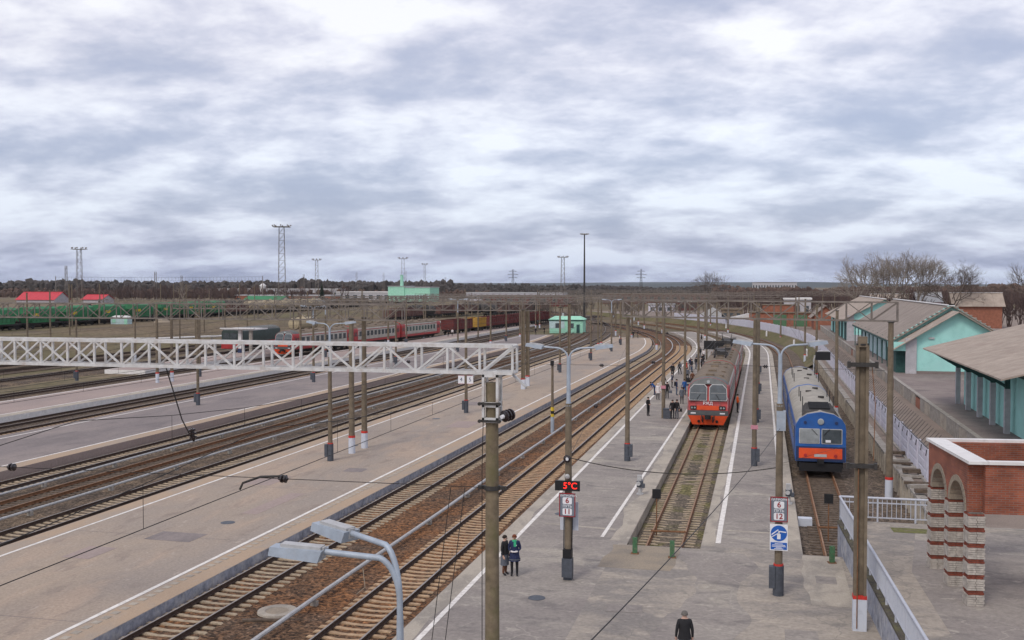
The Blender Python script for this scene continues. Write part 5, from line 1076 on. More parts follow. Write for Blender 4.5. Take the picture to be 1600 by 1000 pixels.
st = thing('steady_arm', 'dark bent steady arm on the contact wire above the brown platform', 'steady arm'); MB().tube([(-15.0, 28.2, 6.0), (-14.9, 28.2, 6.2), (-14.3, 28.15, 6.42), (-13.5, 28.1, 6.48)], .035, 6).build('arm_tube', 'dark_steel', st)
# ================================================================== buildings
def gable_house(name, label, cat, x0, x1, y0, y1, z0, ze, zr, wall_m, roof_m, over=.5, axis='y', door_side=None, sheets=1.1, trim=None, group=None, xr=None):
    """ridge along axis; roof made of separate sheets"""
    t = thing(name, label, cat, group=group)
    xm = xr if xr is not None else (x0 + x1) / 2; ym = (y0 + y1) / 2
    if axis == 'y':
        MB().prism([(x0, z0), (x1, z0), (x1, ze), (xm, zr), (x0, ze)], 'y', y0, y1).build('walls', wall_m, t); a0, a1 = y0 - over, y1 + over
    else:
        MB().prism([(y0, z0), (y1, z0), (y1, ze), (ym, zr), (y0, ze)], 'x', x0, x1).build('walls', wall_m, t); a0, a1 = x0 - over, x1 + over
    n = max(1, int((a1 - a0) / sheets)); d = (a1 - a0) / n
    for side in (-1, 1):
        if axis == 'y': sl = (zr - ze) / abs((x1 if side > 0 else x0) - xm); e_ = (x1 + over * 1.6) if side > 0 else (x0 - over * 1.6); c_ = xm; zz = zr - sl * abs(e_ - xm)
        else: sl = (zr - ze) / (ym - y0); e_ = (y1 + over) if side > 0 else (y0 - over); c_ = ym; zz = zr - sl * abs(e_ - ym)
        for k in range(n):
            a = a0 + k * d; j = rnd.uniform(0, .02); pts = []
            for (u, zq) in ((c_, zr + .04), (e_, zz + .04)):
                for b in (a + .012, a + d - .012): pts.append((u, b, zq) if axis == 'y' else (b, u, zq))
            p, q, r_, s_ = pts; top = [Vector(v) + Vector((0, 0, .07 + j)) for v in (p, q, s_, r_)]; bot = [Vector(v) + Vector((0, 0, 0)) for v in (p, q, s_, r_)]
            MB().hexa(bot + top).build('roof_sheet', roof_m, t)
    if axis == 'y': MB().box((xm, ym, zr + .15), (.5, a1 - a0, .1)).build('ridge_cap', 'white' if trim is None else trim, t)
    else: MB().box((ym * 0 + (x0 + x1) / 2, ym, zr + .15), (a1 - a0, .5, .1)).build('ridge_cap', 'white' if trim is None else trim, t)
    return t
W1 = gable_house('warehouse', 'near teal warehouse with grey brown sheet roof and long eaves at right', 'warehouse', 15.9, 26.1, 128.0, 180.0, 2.1, 6.25, 9.45, 'teal', 'slate', over=.9, xr=21.0)
w1 = W1
# lower front bay with stepped fire wall
MB().prism([(15.9, 2.1), (26.1, 2.1), (26.1, 5.75), (21, 8.9), (15.9, 5.75)], 'y', 123.6, 127.9).build('front_bay', 'teal', w1)
for side in (-1, 1):
    e_ = 21 + side * 6.8; zz = 8.9 - 3.15 / 5.1 * 6.8
    for k in range(4):
        a = 122.7 + k * 1.3; MB().hexa([(21, a, 8.94), (21, a + 1.27, 8.94), (e_, a + 1.27, zz), (e_, a, zz), (21, a, 9.03), (21, a + 1.27, 9.03), (e_, a + 1.27, zz + .09), (e_, a, zz + .09)]).build('roof_sheet', 'tan_slate', w1)
    MB().hexa([(21, 127.8, 9.1), (21, 128.1, 9.1), (e_, 128.1, zz + .1), (e_, 127.8, zz + .1), (21, 127.8, 9.75), (21, 128.1, 9.75), (e_, 128.1, zz + .7), (e_, 127.8, zz + .7)]).build('fire_wall', 'teal', w1)
    for k in range(14): q = k / 14; MB().box((21 + (e_ - 21) * q, 127.78, 9.72 + (zz + .68 - 9.72) * q), (.5, .5, .12)).build('coping_brick', 'concrete', w1)
MB().span((15.6, 123.35, 2.1), (16.75, 123.6, 6.0)).build('pilaster', 'lilac_grey', w1); MB().span((16.75, 123.5, 2.1), (26.1, 123.6, 2.4)).build('plinth', 'dock_top', w1)
MB().span((18.0, 123.45, 5.95), (18.6, 123.6, 6.15)).build('lamp_bracket', 'steel_grey', w1)
MB().span((14.35, 123.4, 4.6), (15.6, 123.6, 5.6)).build('porch_board', 'teal', w1); MB().span((14.7, 124.5, 2.1), (15.9, 127.5, 4.6)).build('porch_shade_block', 'dark_teal', w1)  # solid dark block paints the shade inside the open porch
for k in range(9):
    y = 130.5 + k * 5.6
    MB().span((15.82, y - 2.2, 2.1), (15.9, y + 1.6, 5.3)).build('sliding_door', 'pale_teal', w1); MB().span((15.78, y + 1.6, 2.1), (15.9, y + 2.2, 5.4)).build('door_jamb', 'dark_teal', w1)
    MB().box((14.75, y + 2.6, 3.9), (.12, .12, 3.6)).build('eave_post', 'dark_teal', w1); MB().beam((15.9, y + 2.6, 4.7), (14.5, y + 2.6, 5.5), .12, .12).build('eave_brace', 'dark_teal', w1)
MB().span((14.45, 128.2, 5.15), (14.55, 180, 5.4)).build('eave_board', 'dark_teal', w1)
W2 = gable_house('warehouse', 'second teal warehouse with pale roof, behind the near one', 'warehouse', 14.6, 26.6, 191, 236, 1.6, 6.2, 9.3, 'teal', 'tan_slate', over=.8, xr=20.6)
MB().span((14.4, 190.8, 1.6), (15.6, 191, 6.6)).build('pilaster', 'lilac_grey', W2); MB().span((14.4, 190.75, 1.6), (18, 190.95, 3.2)).build('plinth', 'lilac_grey', W2)
for k in range(5): MB().span((14.5, 194 + k * 8, 2.1), (14.58, 198 + k * 8, 5.2)).build('sliding_door', 'dark_teal', W2)
W3 = thing('porch_building', 'tan roofed porch with teal wall at the right edge of the dock', 'porch')
RF = [(13.3, 94.0), (13.3, 60), (27, 60), (27, 94.0)]
for k in range(20):
    y1 = 94.4 - k * 1.5; MB().hexa([(13.3, y1, 6.55), (13.3, y1 - 1.47, 6.55), (22, y1 - 1.47, 8.9), (22, y1, 8.9), (13.3, y1, 6.65), (13.3, y1 - 1.47, 6.65), (22, y1 - 1.47, 9.0), (22, y1, 9.0)]).build('roof_sheet', 'tan_slate', W3)
MB().prism([(16.4, 2.1), (27, 2.1), (27, 9), (22, 8.85), (16.4, 7.3)], 'y', 64, 93.2).build('walls', 'teal', W3)
for k in range(5):
    y = 93.4 - k * 4.5; MB().box((15.95, y, 3.6), (.35, .35, 3.0)).build('column', 'lilac_grey', W3); MB().box((15.95, y, 5.6), (.3, .3, 1.6)).build('column_head', 'dark_teal', W3); MB().beam((15.95, y, 5.2), (13.8, y, 6.5), .16, .2).build('bracket', 'dark_teal', W3)
MB().span((15.7, 66, 6.2), (16.2, 94, 6.5)).build('eave_beam', 'dark_teal', W3)
# brick arcade at the lower right
AC = thing('brick_arcade', 'red brick arcade with white banded brick pillars at the lower right', 'arcade', (6.47, 41.9, 1.4), R(6.0))
wb = MB().box((0, 0, 0), (.245, .115, .062)).mesh('brick', 'brick_white'); db_ = MB().box((0, 0, 0), (.245, .115, .062)).mesh('brick', 'brick_dark')
CH_ = .075
for pi_ in range(3):
    yb = -2.3 * pi_; MB().box((0, yb, 1.55), (.42, .42, 3.1)).build('pillar_core', 'mortar', AC); c = 0
    while c < 41:
        red = (c % 7) >= 5; zz = .04 + c * CH_; hw = .27 - (.035 if red else 0); me = db_ if red else wb
        for sx in (-1, 1):
            off = .065 if c % 2 else -.065
            for q in (-.13, .13):
                put('brick', me, AC, (q + off * .25, yb + sx * (hw - .05), zz)); put('brick', me, AC, (sx * (hw - .05), yb + q - off * .25, zz), R(90))
        c += 1
for pi_ in range(0):
    mb = MB(); yb = -2.3 * pi_
    for c in range(41): red = (c % 7) >= 5; hw = .27 - (.035 if red else 0); mb.box((0, yb, .04 + c * CH_), (2 * hw, 2 * hw, .062), 1 if red else 0)
    mb.box((0, yb, 1.55), (.42, .42, 3.1), 2); mb.build('pillar', ['brick_white', 'brick_dark', 'mortar'], AC)
H0, H1 = 3.1, 4.75
for pi_ in range(2):
    ya, yb = -2.3 * pi_ - .27, -2.3 * (pi_ + 1) + .27; rr = (ya - yb) / 2; cy = (ya + yb) / 2; poly = [(ya + .54 if pi_ == 0 else ya + .27, H0), (ya, H0)]
    for k in range(1, 12): a = math.pi * k / 12; poly.append((cy + rr * math.cos(a), H0 + rr * .95 * math.sin(a)))
    poly += [(yb, H0), (yb - .27, H0), (yb - .27, H1), (ya + .54 if pi_ == 0 else ya + .27, H1)]
    MB().prism(poly, 'x', -.24, .24).build('spandrel', 'brick_red', AC)
    for k in range(13):
        a0 = math.pi * (k + .04) / 13; a1 = math.pi * (k + .96) / 13; P = [(cy + (rr + d_) * math.cos(a), H0 + (rr + d_) * .95 * math.sin(a)) for a, d_ in ((a0, -.01), (a1, -.01), (a1, .2), (a0, .2))]
        MB().prism(P, 'x', -.262, .26).build('arch_stone', 'sand', AC)
MB().span((-.32, -5.0, H1), (.32, .4, H1 + .1)).build('coping', 'white', AC); MB().span((.3, -5.0, H1 + .0), (5, -4.7, H1 + .1)).build('coping', 'white', AC); MB().span((.24, -4.9, H0), (5, -4.6, H1)).build('near_wall', 'brick_red', AC); MB().span((.33, .1, H1 + .0), (5, .4, H1 + .1)).build('coping', 'white', AC); MB().span((.24, -.1, H0), (5, .2, H1)).build('end_wall', 'brick_red', AC); MB().span((4.7, -4.58, 0), (5.02, -.12, H1 - .01)).build('rear_wall', 'brick_red', AC)
# small mint house between the platforms
MH = thing('mint_house', 'small mint green signal house with hipped roof at the end of the dark grey platform', 'house', (-47.4, 257.5, 0), R(2))
mb = MB().span((-4.2, 0, -.3), (4.2, 5.5, 3.1)); mb.build('walls', 'mint', MH)
MB().hexa([(-4.5, -.3, 3.1), (4.5, -.3, 3.1), (4.5, 5.8, 3.1), (-4.5, 5.8, 3.1), (-3.2, 1.6, 3.9), (3.2, 1.6, 3.9), (3.2, 3.8, 3.9), (-3.2, 3.8, 3.9)]).build('roof', 'mint', MH)
MB().box((-1.2, 2.6, 4.2), (.5, .5, .9)).build('flue', 'lilac_grey', MH); MB().span((-4.23, -.03, .9), (-.4, .0, 2.7)).build('pale_panel', 'pale_teal', MH)
for x in (-2.2, 1.4): MB().span((x - .5, -.05, 1.0), (x + .5, .02, 2.2)).build('window', 'glass', MH)
MB().span((-4.45, -.2, 2.85), (4.45, -.02, 3.1)).build('cornice', 'dark_teal', MH); MB().span((2.6, -.04, -.2), (3.4, .03, 1.9)).build('door', 'dark_teal', MH)
# tall mint boiler house with chimney, across the yard
BH = thing('boiler_house', 'large mint green boiler house with chimney beyond the yard', 'building', (-196, 535, 0), R(-4))
MB().span((0, 0, -.4), (9.5, 14, 10.5)).build('tower_block', 'mint', BH); MB().span((9.5, .5, -.4), (24, 14, 9.9)).build('hall', 'mint', BH); MB().span((-.3, -.3, 10.5), (9.8, 14.3, 10.8)).build('roof', 'lilac_grey', BH); MB().span((9.5, .2, 9.9), (24.3, 14.3, 10.3)).build('roof', 'lilac_grey', BH)
MB().lathe([(.95, 10), (.85, 16.4), (1.0, 16.8)], (6.4, 4, 0), 14).build('chimney', 'mint', BH)
MB().span((10, .38, 3.6), (23.5, .5, 6.0)).build('window_band', 'pale_teal', BH)
for k in range(8): MB().span((10.4 + k * 1.6, .33, 3.8), (11.6 + k * 1.6, .4, 5.8)).build('window', 'glass', BH)
for k in range(3): MB().span((1.4 + k * 2.6, -.08, 3.4), (2.6 + k * 2.6, 0, 5)).build('window', 'glass', BH)
HT = thing('track_hut', 'little white and mint hut in front of the green hoppers', 'hut', (-149.0, 222.5, 2.4), R(2)); MB().span((-2.2, -1.0, -.3), (2.2, 1.0, 1.6)).build('walls', 'pale_teal', HT); MB().hexa([(-2.3, -1.2, 1.6), (2.3, -1.2, 1.6), (2.3, 1.2, 1.6), (-2.3, 1.2, 1.6), (-1.6, -.2, 2.05), (1.6, -.2, 2.05), (1.6, .2, 2.05), (-1.6, .2, 2.05)]).build('roof', 'white', HT); MB().span((-1.8, -1.06, .4), (-.9, -1.0, 1.2)).build('window', 'mint', HT); MB().span((1.4, -1.06, -.2), (2.15, -1.0, 1.5)).build('door', 'mint', HT)
o = MB().lathe([(2.2, 0), (1.4, .7), (.4, 1.15)], n=14).build('gravel_heap', 'sand', loc=(-146.5, 236, 2.35)); tag(o, 'pale heap of sand beside the little hut', 'sand heap')
gable_house('red_roofed_house', 'house with crimson roof at the left edge behind the hoppers', 'house', -352, -331, 440, 452, 2.4, 4.4, 7.9, 'lilac_grey', 'roof_red', .5, 'x', sheets=5, trim='roof_red')
gable_house('red_roofed_house', 'smaller crimson roofed house right of the other red roof', 'house', -323, -312, 450, 460, 2.4, 4.4, 6.6, 'lilac_grey', 'roof_red', .5, 'x', sheets=5, trim='roof_red')
gable_house('green_roofed_shed', 'long low shed with green roof behind the hopper wagons', 'shed', -252, -232, 480, 490, 2.4, 4.0, 5.8, 'lilac_grey', 'wagon_green', .5, 'x', sheets=6, trim='white')
def far_box(label, cat, x0, x1, y, d, h, m, roof='lilac_grey', nw=6, name='far_building', wm='glass'):
    t = thing(name, label, cat); MB().span((x0, y, -.4), (x1, y + d, h)).build('walls', m, t); MB().span((x0 - .3, y - .3, h), (x1 + .3, y + d + .3, h + .5)).build('roof', roof, t)
    for k in range(nw): xx = x0 + (k + .25) * (x1 - x0) / nw; MB().span((xx, y - .08, h * .35), (xx + (x1 - x0) / nw * .5, y, h * .75)).build('window', wm, t)
far_box('long pale low building in front of the left forest', 'building', -480, -360, 860, 15, 7, 'lilac_grey', 'white', 20)
far_box('reddish low building behind the tank wagons', 'building', -300, -240, 560, 14, 5, 'orange_brick', 'lilac_grey', 12)
t = thing('white_tower', 'slender white tower in front of the far forest', 'tower', (-418, 830, 0)); MB().span((-2, -2, -.4), (2, 2, 10.2)).build('shaft', 'white', t); MB().hexa([(-2.3, -2.3, 10.2), (2.3, -2.3, 10.2), (2.3, 2.3, 10.2), (-2.3, 2.3, 10.2), (-.2, -.2, 12.6), (.2, -.2, 12.6), (.2, .2, 12.6), (-.2, .2, 12.6)]).build('roof', 'white', t)
far_box('pale workshop left of the mint boiler house', 'building', -262, -210, 620, 18, 6.5, 'lilac_grey', 'white', 10)
far_box('long blue grey shed right of the mint boiler house', 'building', -182, -120, 640, 16, 6.0, 'lilac_wall', 'steel_grey', 16)
far_box('dark red store behind the red gondolas', 'building', -150, -100, 560, 12, 5, 'wagon_red', 'dusty_roof', 8)
far_box('long dark roofed shed across the yard centre', 'building', -95, -30, 640, 15, 5.5, 'wagon_brown', 'dusty_roof', 14)
far_box('blue grey hut among the far tracks', 'building', -44, -34, 420, 6, 3.6, 'lilac_wall', 'steel_grey', 3)
far_box('dark red kiosk among the far tracks', 'building', -36, -28, 470, 6, 3.8, 'wagon_red', 'steel_grey', 2)
# garages and sheds beyond the fence
t = thing('brick_garages', 'row of orange brick garages with green doors beyond the fence', 'garage', (-3.2, 283, 1.0), R(-8))
MB().span((0, 0, 0), (17, 7, 3.4)).build('walls', 'orange_brick', t); MB().span((-.3, -.3, 3.4), (17.3, 7.3, 3.65)).build('roof', 'dusty_roof', t)
for x in (6.2, 11.4): MB().span((x, -.1, 0), (x + 3.4, 0, 3.0)).build('door', 'green_paint', t)
MB().span((3, 3, 3.65), (11, 7, 5.4)).build('upper_storey', 'orange_brick', t); MB().span((2.8, 2.8, 5.4), (11.2, 7.2, 5.6)).build('upper_roof', 'dusty_roof', t)
t = thing('white_awning_shed', 'low shed with slanting white roof left of the brick garages', 'shed', (-8.6, 290, 1.0)); MB().span((0, 0, 0), (5.4, 4, 1.6)).build('walls', 'wagon_brown', t); MB().hexa([(-1.2, -.6, 1.5), (5.8, -.6, 2.0), (5.8, 4.3, 2.0), (-1.2, 4.3, 1.5), (-1.2, -.6, 1.6), (5.8, -.6, 3.1), (5.8, 4.3, 3.1), (-1.2, 4.3, 1.6)]).build('roof', 'white', t)
gable_house('brick_shed', 'small orange brick gabled shed beside the second teal warehouse', 'shed', 12.2, 17.5, 262, 274, 1.0, 4.4, 6.6, 'orange_brick', 'slate', .5, 'y', trim='slate')
far_box('grey shed with pale flat roof behind the garages', 'shed', 6.5, 14, 318, 10, 7.4, 'lilac_grey', 'white', 3); far_box('dark lean to left of the garages', 'shed', -12, -6, 330, 6, 4.0, 'dusty_roof', 'dusty_roof', 3)
gable_house('cottage', 'pale pink cottage with grey hipped roof behind the warehouse ridge', 'cottage', 36, 41, 264, 270, 1, 8.0, 9.9, 'sign_pink', 'steel_grey', .6, 'x', sheets=2); gable_house('cottage', 'brick cottage at the right edge behind the warehouse roof', 'cottage', 42, 52, 252, 258, 1, 7.4, 9.9, 'orange_brick', 'tan_slate', .6, 'x', sheets=2)
for k in range(5): o = gable_house('pale_cottage', ('leftmost', 'second', 'middle', 'fourth', 'rightmost')[k] + ' of the small pale cottages above the warehouse ridge', 'cottage', 27 + k * 2.6, 28.8 + k * 2.6, 280 + 3 * k, 284 + 3 * k, 1, 8.3, 9.3, 'lilac_grey', 'tan_slate', .3, 'x', sheets=3, group='far pale cottages above the warehouse')
far_box('long pale block of flats on the far right skyline', 'building', -13, 47, 1500, 20, 13.0, 'lilac_grey', 'tan_slate', 16)
t = thing('small_shed', 'grey shed with pointed roof by the far tracks', 'shed', (-15, 330, 0)); MB().prism([(-4, 0), (4, 0), (4, 2.4), (0, 4.6), (-4, 2.4)], 'y', 0, 6).build('walls', 'steel_grey', t); MB().box((0, -.05, 1.1), (1.6, .1, 2.2)).build('door', 'box_grey', t)
# ================================================================== masts and pylons
def mast(label, x, y, h, w_=2.0, head=True):
    t = thing('lighting_mast', label, 'mast', (x, y, 0), R(20)); mb = MB(); n = max(5, int(h / 3.2)); hw = lambda z_: w_ / 2 * (1 - .35 * z_ / h)
    for sx in (-1, 1):
        for sy in (-1, 1): mb.beam((sx * hw(0), sy * hw(0), 0), (sx * hw(h), sy * hw(h), h), .16, .16)
    mb.build('legs', 'truss_dull', t); br = MB()
    for k in range(n):
        a, b = h * k / n, h * (k + 1) / n
        for s_ in (-1, 1):
            br.beam((-hw(a), s_ * hw(a), a), (hw(b), s_ * hw(b), b), .09, .09); br.beam((s_ * hw(a), hw(a), a), (s_ * hw(b), -hw(b), b), .09, .09); br.beam((-hw(b), s_ * hw(b), b), (hw(b), s_ * hw(b), b), .09, .09); br.beam((s_ * hw(b), -hw(b), b), (s_ * hw(b), hw(b), b), .09, .09)
    stuff(br.build('lattice', 'truss_dull', t))
    if head:
        p = MB().box((0, 0, h + .1), (w_ * 2.2, w_ * 2.2, .2)); 
        for q in range(8): a = q * math.pi / 4; p.box((w_ * 1.2 * math.cos(a), w_ * 1.2 * math.sin(a), h + .8), (.6, .5, .6)); p.beam((w_ * 1.1 * math.cos(a), w_ * 1.1 * math.sin(a), h), (w_ * 1.1 * math.cos(a), w_ * 1.1 * math.sin(a), h + 1.3), .08, .08)
        p.build('lamp_platform', 'truss_dull', t)
    return t
mast('tallest lattice lighting mast behind the freight yard', -242, 502, 41.3, 3.9); mast('lattice lighting mast at far left behind the hoppers', -340, 472, 29.5, 3.0)
mast('lattice mast right of the tallest one, above the dark spruce', -306, 690, 28.5, 2.6); mast('lattice mast above the mint boiler house', -247, 705, 29.5, 2.8); mast('slim mast right of the boiler house chimney', -262, 800, 27, 1.8); mast('lattice mast left of the tall single lamp column', -134, 715, 30, 3.0)
for k, (x, y, h) in enumerate(((-402, 640, 20), (-430, 720, 18), (-380, 830, 20), (-360, 900, 22), (-345, 930, 22), (-330, 950, 24), (-300, 980, 18), (-420, 570, 23))): o = mast('faint far mast above the left forest, ' + ('second', 'third', 'fourth', 'fifth', 'sixth', 'seventh', 'last', 'first')[k] + ' from the left', x, y, h, 1.6, False); o['group'] = 'faint far masts'
t = thing('lamp_column', 'tall single lamp column with ring of floodlights above the track curve', 'lamp column', (-49.4, 297, 0)); MB().lathe([(.38, ZG), (.16, 26.0)], n=10).build('column', 'dark_steel', t, True); mb = MB().lathe([(.9, 26), (.95, 26.2)], n=12)
for q in range(8): a = q * math.pi / 4; mb.box((1.05 * math.cos(a), 1.05 * math.sin(a), 26.25), (.55, .5, .3), rz=a)
mb.build('floodlight_ring', 'steel_grey', t)
def pylon(label, x, y, h):
    t = thing('power_pylon', label, 'pylon', (x, y, 0), R(10)); mb = MB()
    for sx in (-1, 1):
        for sy in (-1, 1): mb.beam((sx * 2.4, sy * 2.4, 0), (sx * .3, sy * .3, h), .35, .35)
    for k in range(9):
        a, b = h * k / 9, h * (k + 1) / 9; A_, B_ = 2.4 - 2.1 * k / 9, 2.4 - 2.1 * (k + 1) / 9
        for s_ in (-1, 1): mb.beam((-A_, s_ * A_, a), (B_, s_ * B_, b), .2, .2); mb.beam((A_, s_ * A_, a), (-B_, s_ * B_, b), .2, .2)
    mb.build('tower', 'dark_steel', t)
    for zz, w_ in ((.62, 6.5), (.76, 8), (.9, 5.5)): MB().beam((-w_, 0, h * zz), (w_, 0, h * zz), .35, .45).beam((-w_, 0, h * zz), (0, 0, h * (zz + .06)), .2, .2).beam((w_, 0, h * zz), (0, 0, h * (zz + .06)), .2, .2).build('cross_arm', 'dark_steel', t)
pylon('left of two power pylons on the horizon', -352, 1485, 33); pylon('right power pylon on the horizon, over the track curve', -170, 1520, 33)
# ================================================================== vegetation
def branches(mb, p, d, L, r, lev, q, spread=.5, n=3, up=.12):
    if lev == 0 or r < .004: return
    nd = (d + Vector((q.uniform(-.22, .22), q.uniform(-.22, .22), up))).normalized(); m_ = p + d * L * .5; e_ = m_ + nd * L * .5
    k = 3 if r < .08 else 5
    mb.tube([p, m_, e_], [r, r * .85, r * .66], k, cap=False)
    nb = n if lev > 1 else n + 1
    for i in range(nb):
        a = q.uniform(0, 6.28); u = nd.orthogonal().normalized(); v2 = nd.cross(u); sp = spread * q.uniform(.6, 1.35)
        dd = (nd + (u * math.cos(a) + v2 * math.sin(a)) * sp).normalized(); st_ = m_.lerp(e_, q.uniform(.2, 1.0)) if i else e_
        branches(mb, st_, dd, L * q.uniform(.62, .86), r * (.62 if i else .7), lev - 1, q, spread, n, up)
def bare_tree(name, label, x, y, h, seed, m='pale_bark', z0=0.0, lev=7, spread=.55, n=3, group=None, trunk=.3, lean=(0, 0)):
    q = random.Random(seed); t = thing(name, label, 'tree', (x, y, z0), group=group)
    T = Vector((lean[0], lean[1], 1)).normalized(); th = h * trunk
    MB().tube([(0, 0, -.4), T * th * .5, T * th], [h * .022, h * .018, h * .015], 7).build('trunk', m, t)
    mb = MB()
    for i in range(4): a = i * 1.57 + q.uniform(-.5, .5); branches(mb, T * th * q.uniform(.75, 1.0), Vector((math.cos(a) * .6, math.sin(a) * .6, 1)).normalized(), h * .22, h * .0098, lev, q, spread, n)
    # fit the crown to the wanted height
    zm = max(v[2] for v in mb.v); k = (h - th * .75) / (zm - th * .75)
    mb.v = [((v[0]) * (.5 + .5 * k), v[1] * (.5 + .5 * k), th * .75 + (v[2] - th * .75) * k) for v in mb.v]
    mb.build('crown', m, t); return t
bare_tree('bare_tree', 'left big leafless tree behind the teal warehouses', 22.8, 258, 19.0, 11, z0=1, lev=7, spread=.62); bare_tree('bare_tree', 'middle big leafless tree behind the teal warehouses', 29.2, 256, 19.2, 12, z0=1, lev=7, spread=.58); bare_tree('bare_tree', 'right big leafless tree behind the teal warehouses', 34.2, 258, 18.6, 13, z0=1, lev=7, spread=.58, lean=(.12, 0)); bare_tree('bare_tree', 'finely branched leafless tree at the right edge', 41.5, 252, 17.0, 14, m='bark', z0=1, lev=7, spread=.7); bare_tree('bare_tree', 'leafless tree at the far right edge beyond the cottages', 62, 262, 18, 19, m='bark', z0=1, lev=6)
bare_tree('bare_tree', 'solitary leafless tree rising above the woods at the track curve', -20.5, 430, 17.5, 15, m='bark', z0=0, lev=6, spread=.65, trunk=.4)
bare_tree('bare_tree', 'pale bare tree behind the red roofs at far left', -310, 520, 13.5, 16, z0=0, lev=5); 
def spruce(label, x, y, h):
    t = thing('spruce_tree', label, 'tree', (x, y, 0)); MB().lathe([(.25, -.4), (.05, h * .95)], n=6).build('trunk', 'bark', t); mb = MB(); q = random.Random(5)
    for k in range(520):
        zz = h * (.06 + .93 * q.random() ** 1.25); r = (h - zz) * .27 * q.uniform(.6, 1.1) + .15; a = q.uniform(0, 6.28); c, s_ = math.cos(a), math.sin(a); w_ = .22 + (h - zz) * .035
        mb.face([(c * .1, s_ * .1, zz + .25), (c * r * .7 - s_ * w_, s_ * r * .7 + c * w_, zz - r * .15), (c * r, s_ * r, zz - r * .35), (c * r * .7 + s_ * w_, s_ * r * .7 - c * w_, zz - r * .15)])
    mb.build('crown', 'needles', t)
spruce('dark spruce standing alone in front of the far forest', -240, 548, 12.5)
def thicket(name, label, cells, m, seed, lev=4):
    q = random.Random(seed); temps = []
    for i in range(6):
        mb = MB(); h = 1.0
        for a in range(3): branches(mb, Vector((0, 0, 0)), Vector((q.uniform(-.3, .3), q.uniform(-.3, .3), 1)).normalized(), .32, .011, lev, q, .45, 3, .25)
        zm = max(v[2] for v in mb.v); temps.append(([(v[0] / zm, v[1] / zm, v[2] / zm) for v in mb.v], mb.f))
    out = MB()
    for x, y, z0, h in cells:
        V, F_ = temps[q.randrange(6)]; a = q.uniform(0, 6.28); co, si = math.cos(a) * h * .9, math.sin(a) * h * .9; k = len(out.v)
        out.v += [(x + v[0] * co - v[1] * si, y + v[0] * si + v[1] * co, z0 + v[2] * h) for v in V]; out.f += [tuple(k + i for i in f) for f in F_]
    out.m = [0] * len(out.f); o = out.build(name, m); stuff(o); o['label'] = label; return o
q = random.Random(3); cells = []
for i in range(330):
    y = 300 + 330 * q.random() ** 1.2; x = q.uniform(-.055 * y + 4, .24 * y); 
    if y < 360 and x < 30 and x > -20: y += 60
    cells.append((x, y, .5, q.uniform(6, 10.5)))
thicket('right_woods', 'dense leafless brown woods behind the fence and garages', cells, 'twig_red', 4)
cells = [(q.uniform(22, 62), q.uniform(262, 300), 1, q.uniform(7, 10.8)) for i in range(90)]; thicket('warehouse_thicket', 'reddish brown thicket behind the warehouse roofs', cells, 'twig_red', 5)
cells = [(q.uniform(-420, -250), q.uniform(520, 640), 0, q.uniform(7, 13)) for i in range(160)]; thicket('left_thicket', 'reddish brown thicket behind the red roofed houses', cells, 'twig_red', 6)
cells = [(x_, q.uniform(345, 560), 0, q.uniform(3, 7)) for x_ in [q.uniform(-96, -14) for i in range(170)]]; thicket('yard_scrub', 'grey brown scrub around the far end of the yard', cells, 'bark', 7)
def forest(name, label, cells, m, seed):
    q = random.Random(seed); mb = MB()
    for x, y, z0, h in cells:
        h *= .78 + .2 * math.sin(x * .011 + y * .004) * math.sin(x * .031) + .12 * math.sin(x * .083) + q.uniform(-.08, .12); w_ = h * q.uniform(.18, .36); k = len(mb.v); a0 = q.uniform(0, 6); 
        mb.v += [(x, y, z0 + h)] + [(x + w_ * math.cos(a0 + 1.257 * j) * q.uniform(.6, 1.2), y + w_ * math.sin(a0 + 1.257 * j) * q.uniform(.6, 1.2), z0 + h * q.uniform(.62, .95)) for j in range(5)] + [(x + w_ * .5 * math.cos(a0 + 1.257 * j), y + w_ * .5 * math.sin(a0 + 1.257 * j), z0) for j in range(5)]
        for j in range(5): j2 = (j + 1) % 5; mb.f.append((k, k + 1 + j, k + 1 + j2)); mb.f.append((k + 1 + j, k + 6 + j, k + 6 + j2, k + 1 + j2))
    mb.m = [0] * len(mb.f); o = mb.build(name, m); stuff(o); o['label'] = label; return o
q = random.Random(8)
def fc(n, x0, x1, y0, y1, h0, h1): return [(lambda y: (q.uniform(x0, x1) * y / 1000.0, y, ZG, q.uniform(h0, h1)))(y0 + (y1 - y0) * q.random() ** 1.5) for i in range(n)]
forest('far_forest', 'dark leafless forest along the left horizon', fc(4200, -1050, -300, 960, 1500, 11.5, 17.0) + fc(500, -330, -170, 1150, 1700, 9, 13.5), 'far_wood', 9)
forest('brown_forest_edge', 'brown edge of the forest behind the yard', fc(1900, -1000, -260, 800, 1000, 4.5, 9.0), 'far_wood_brown', 10)
forest('far_forest', 'low dark forest beyond the yard centre', fc(2600, -300, -20, 1000, 1900, 6.0, 10.5), 'far_wood', 12)
forest('far_forest', 'dark forest along the right horizon', fc(2600, -45, 420, 680, 1300, 8.0, 11.6), 'far_wood_brown', 13)
hm = MB()
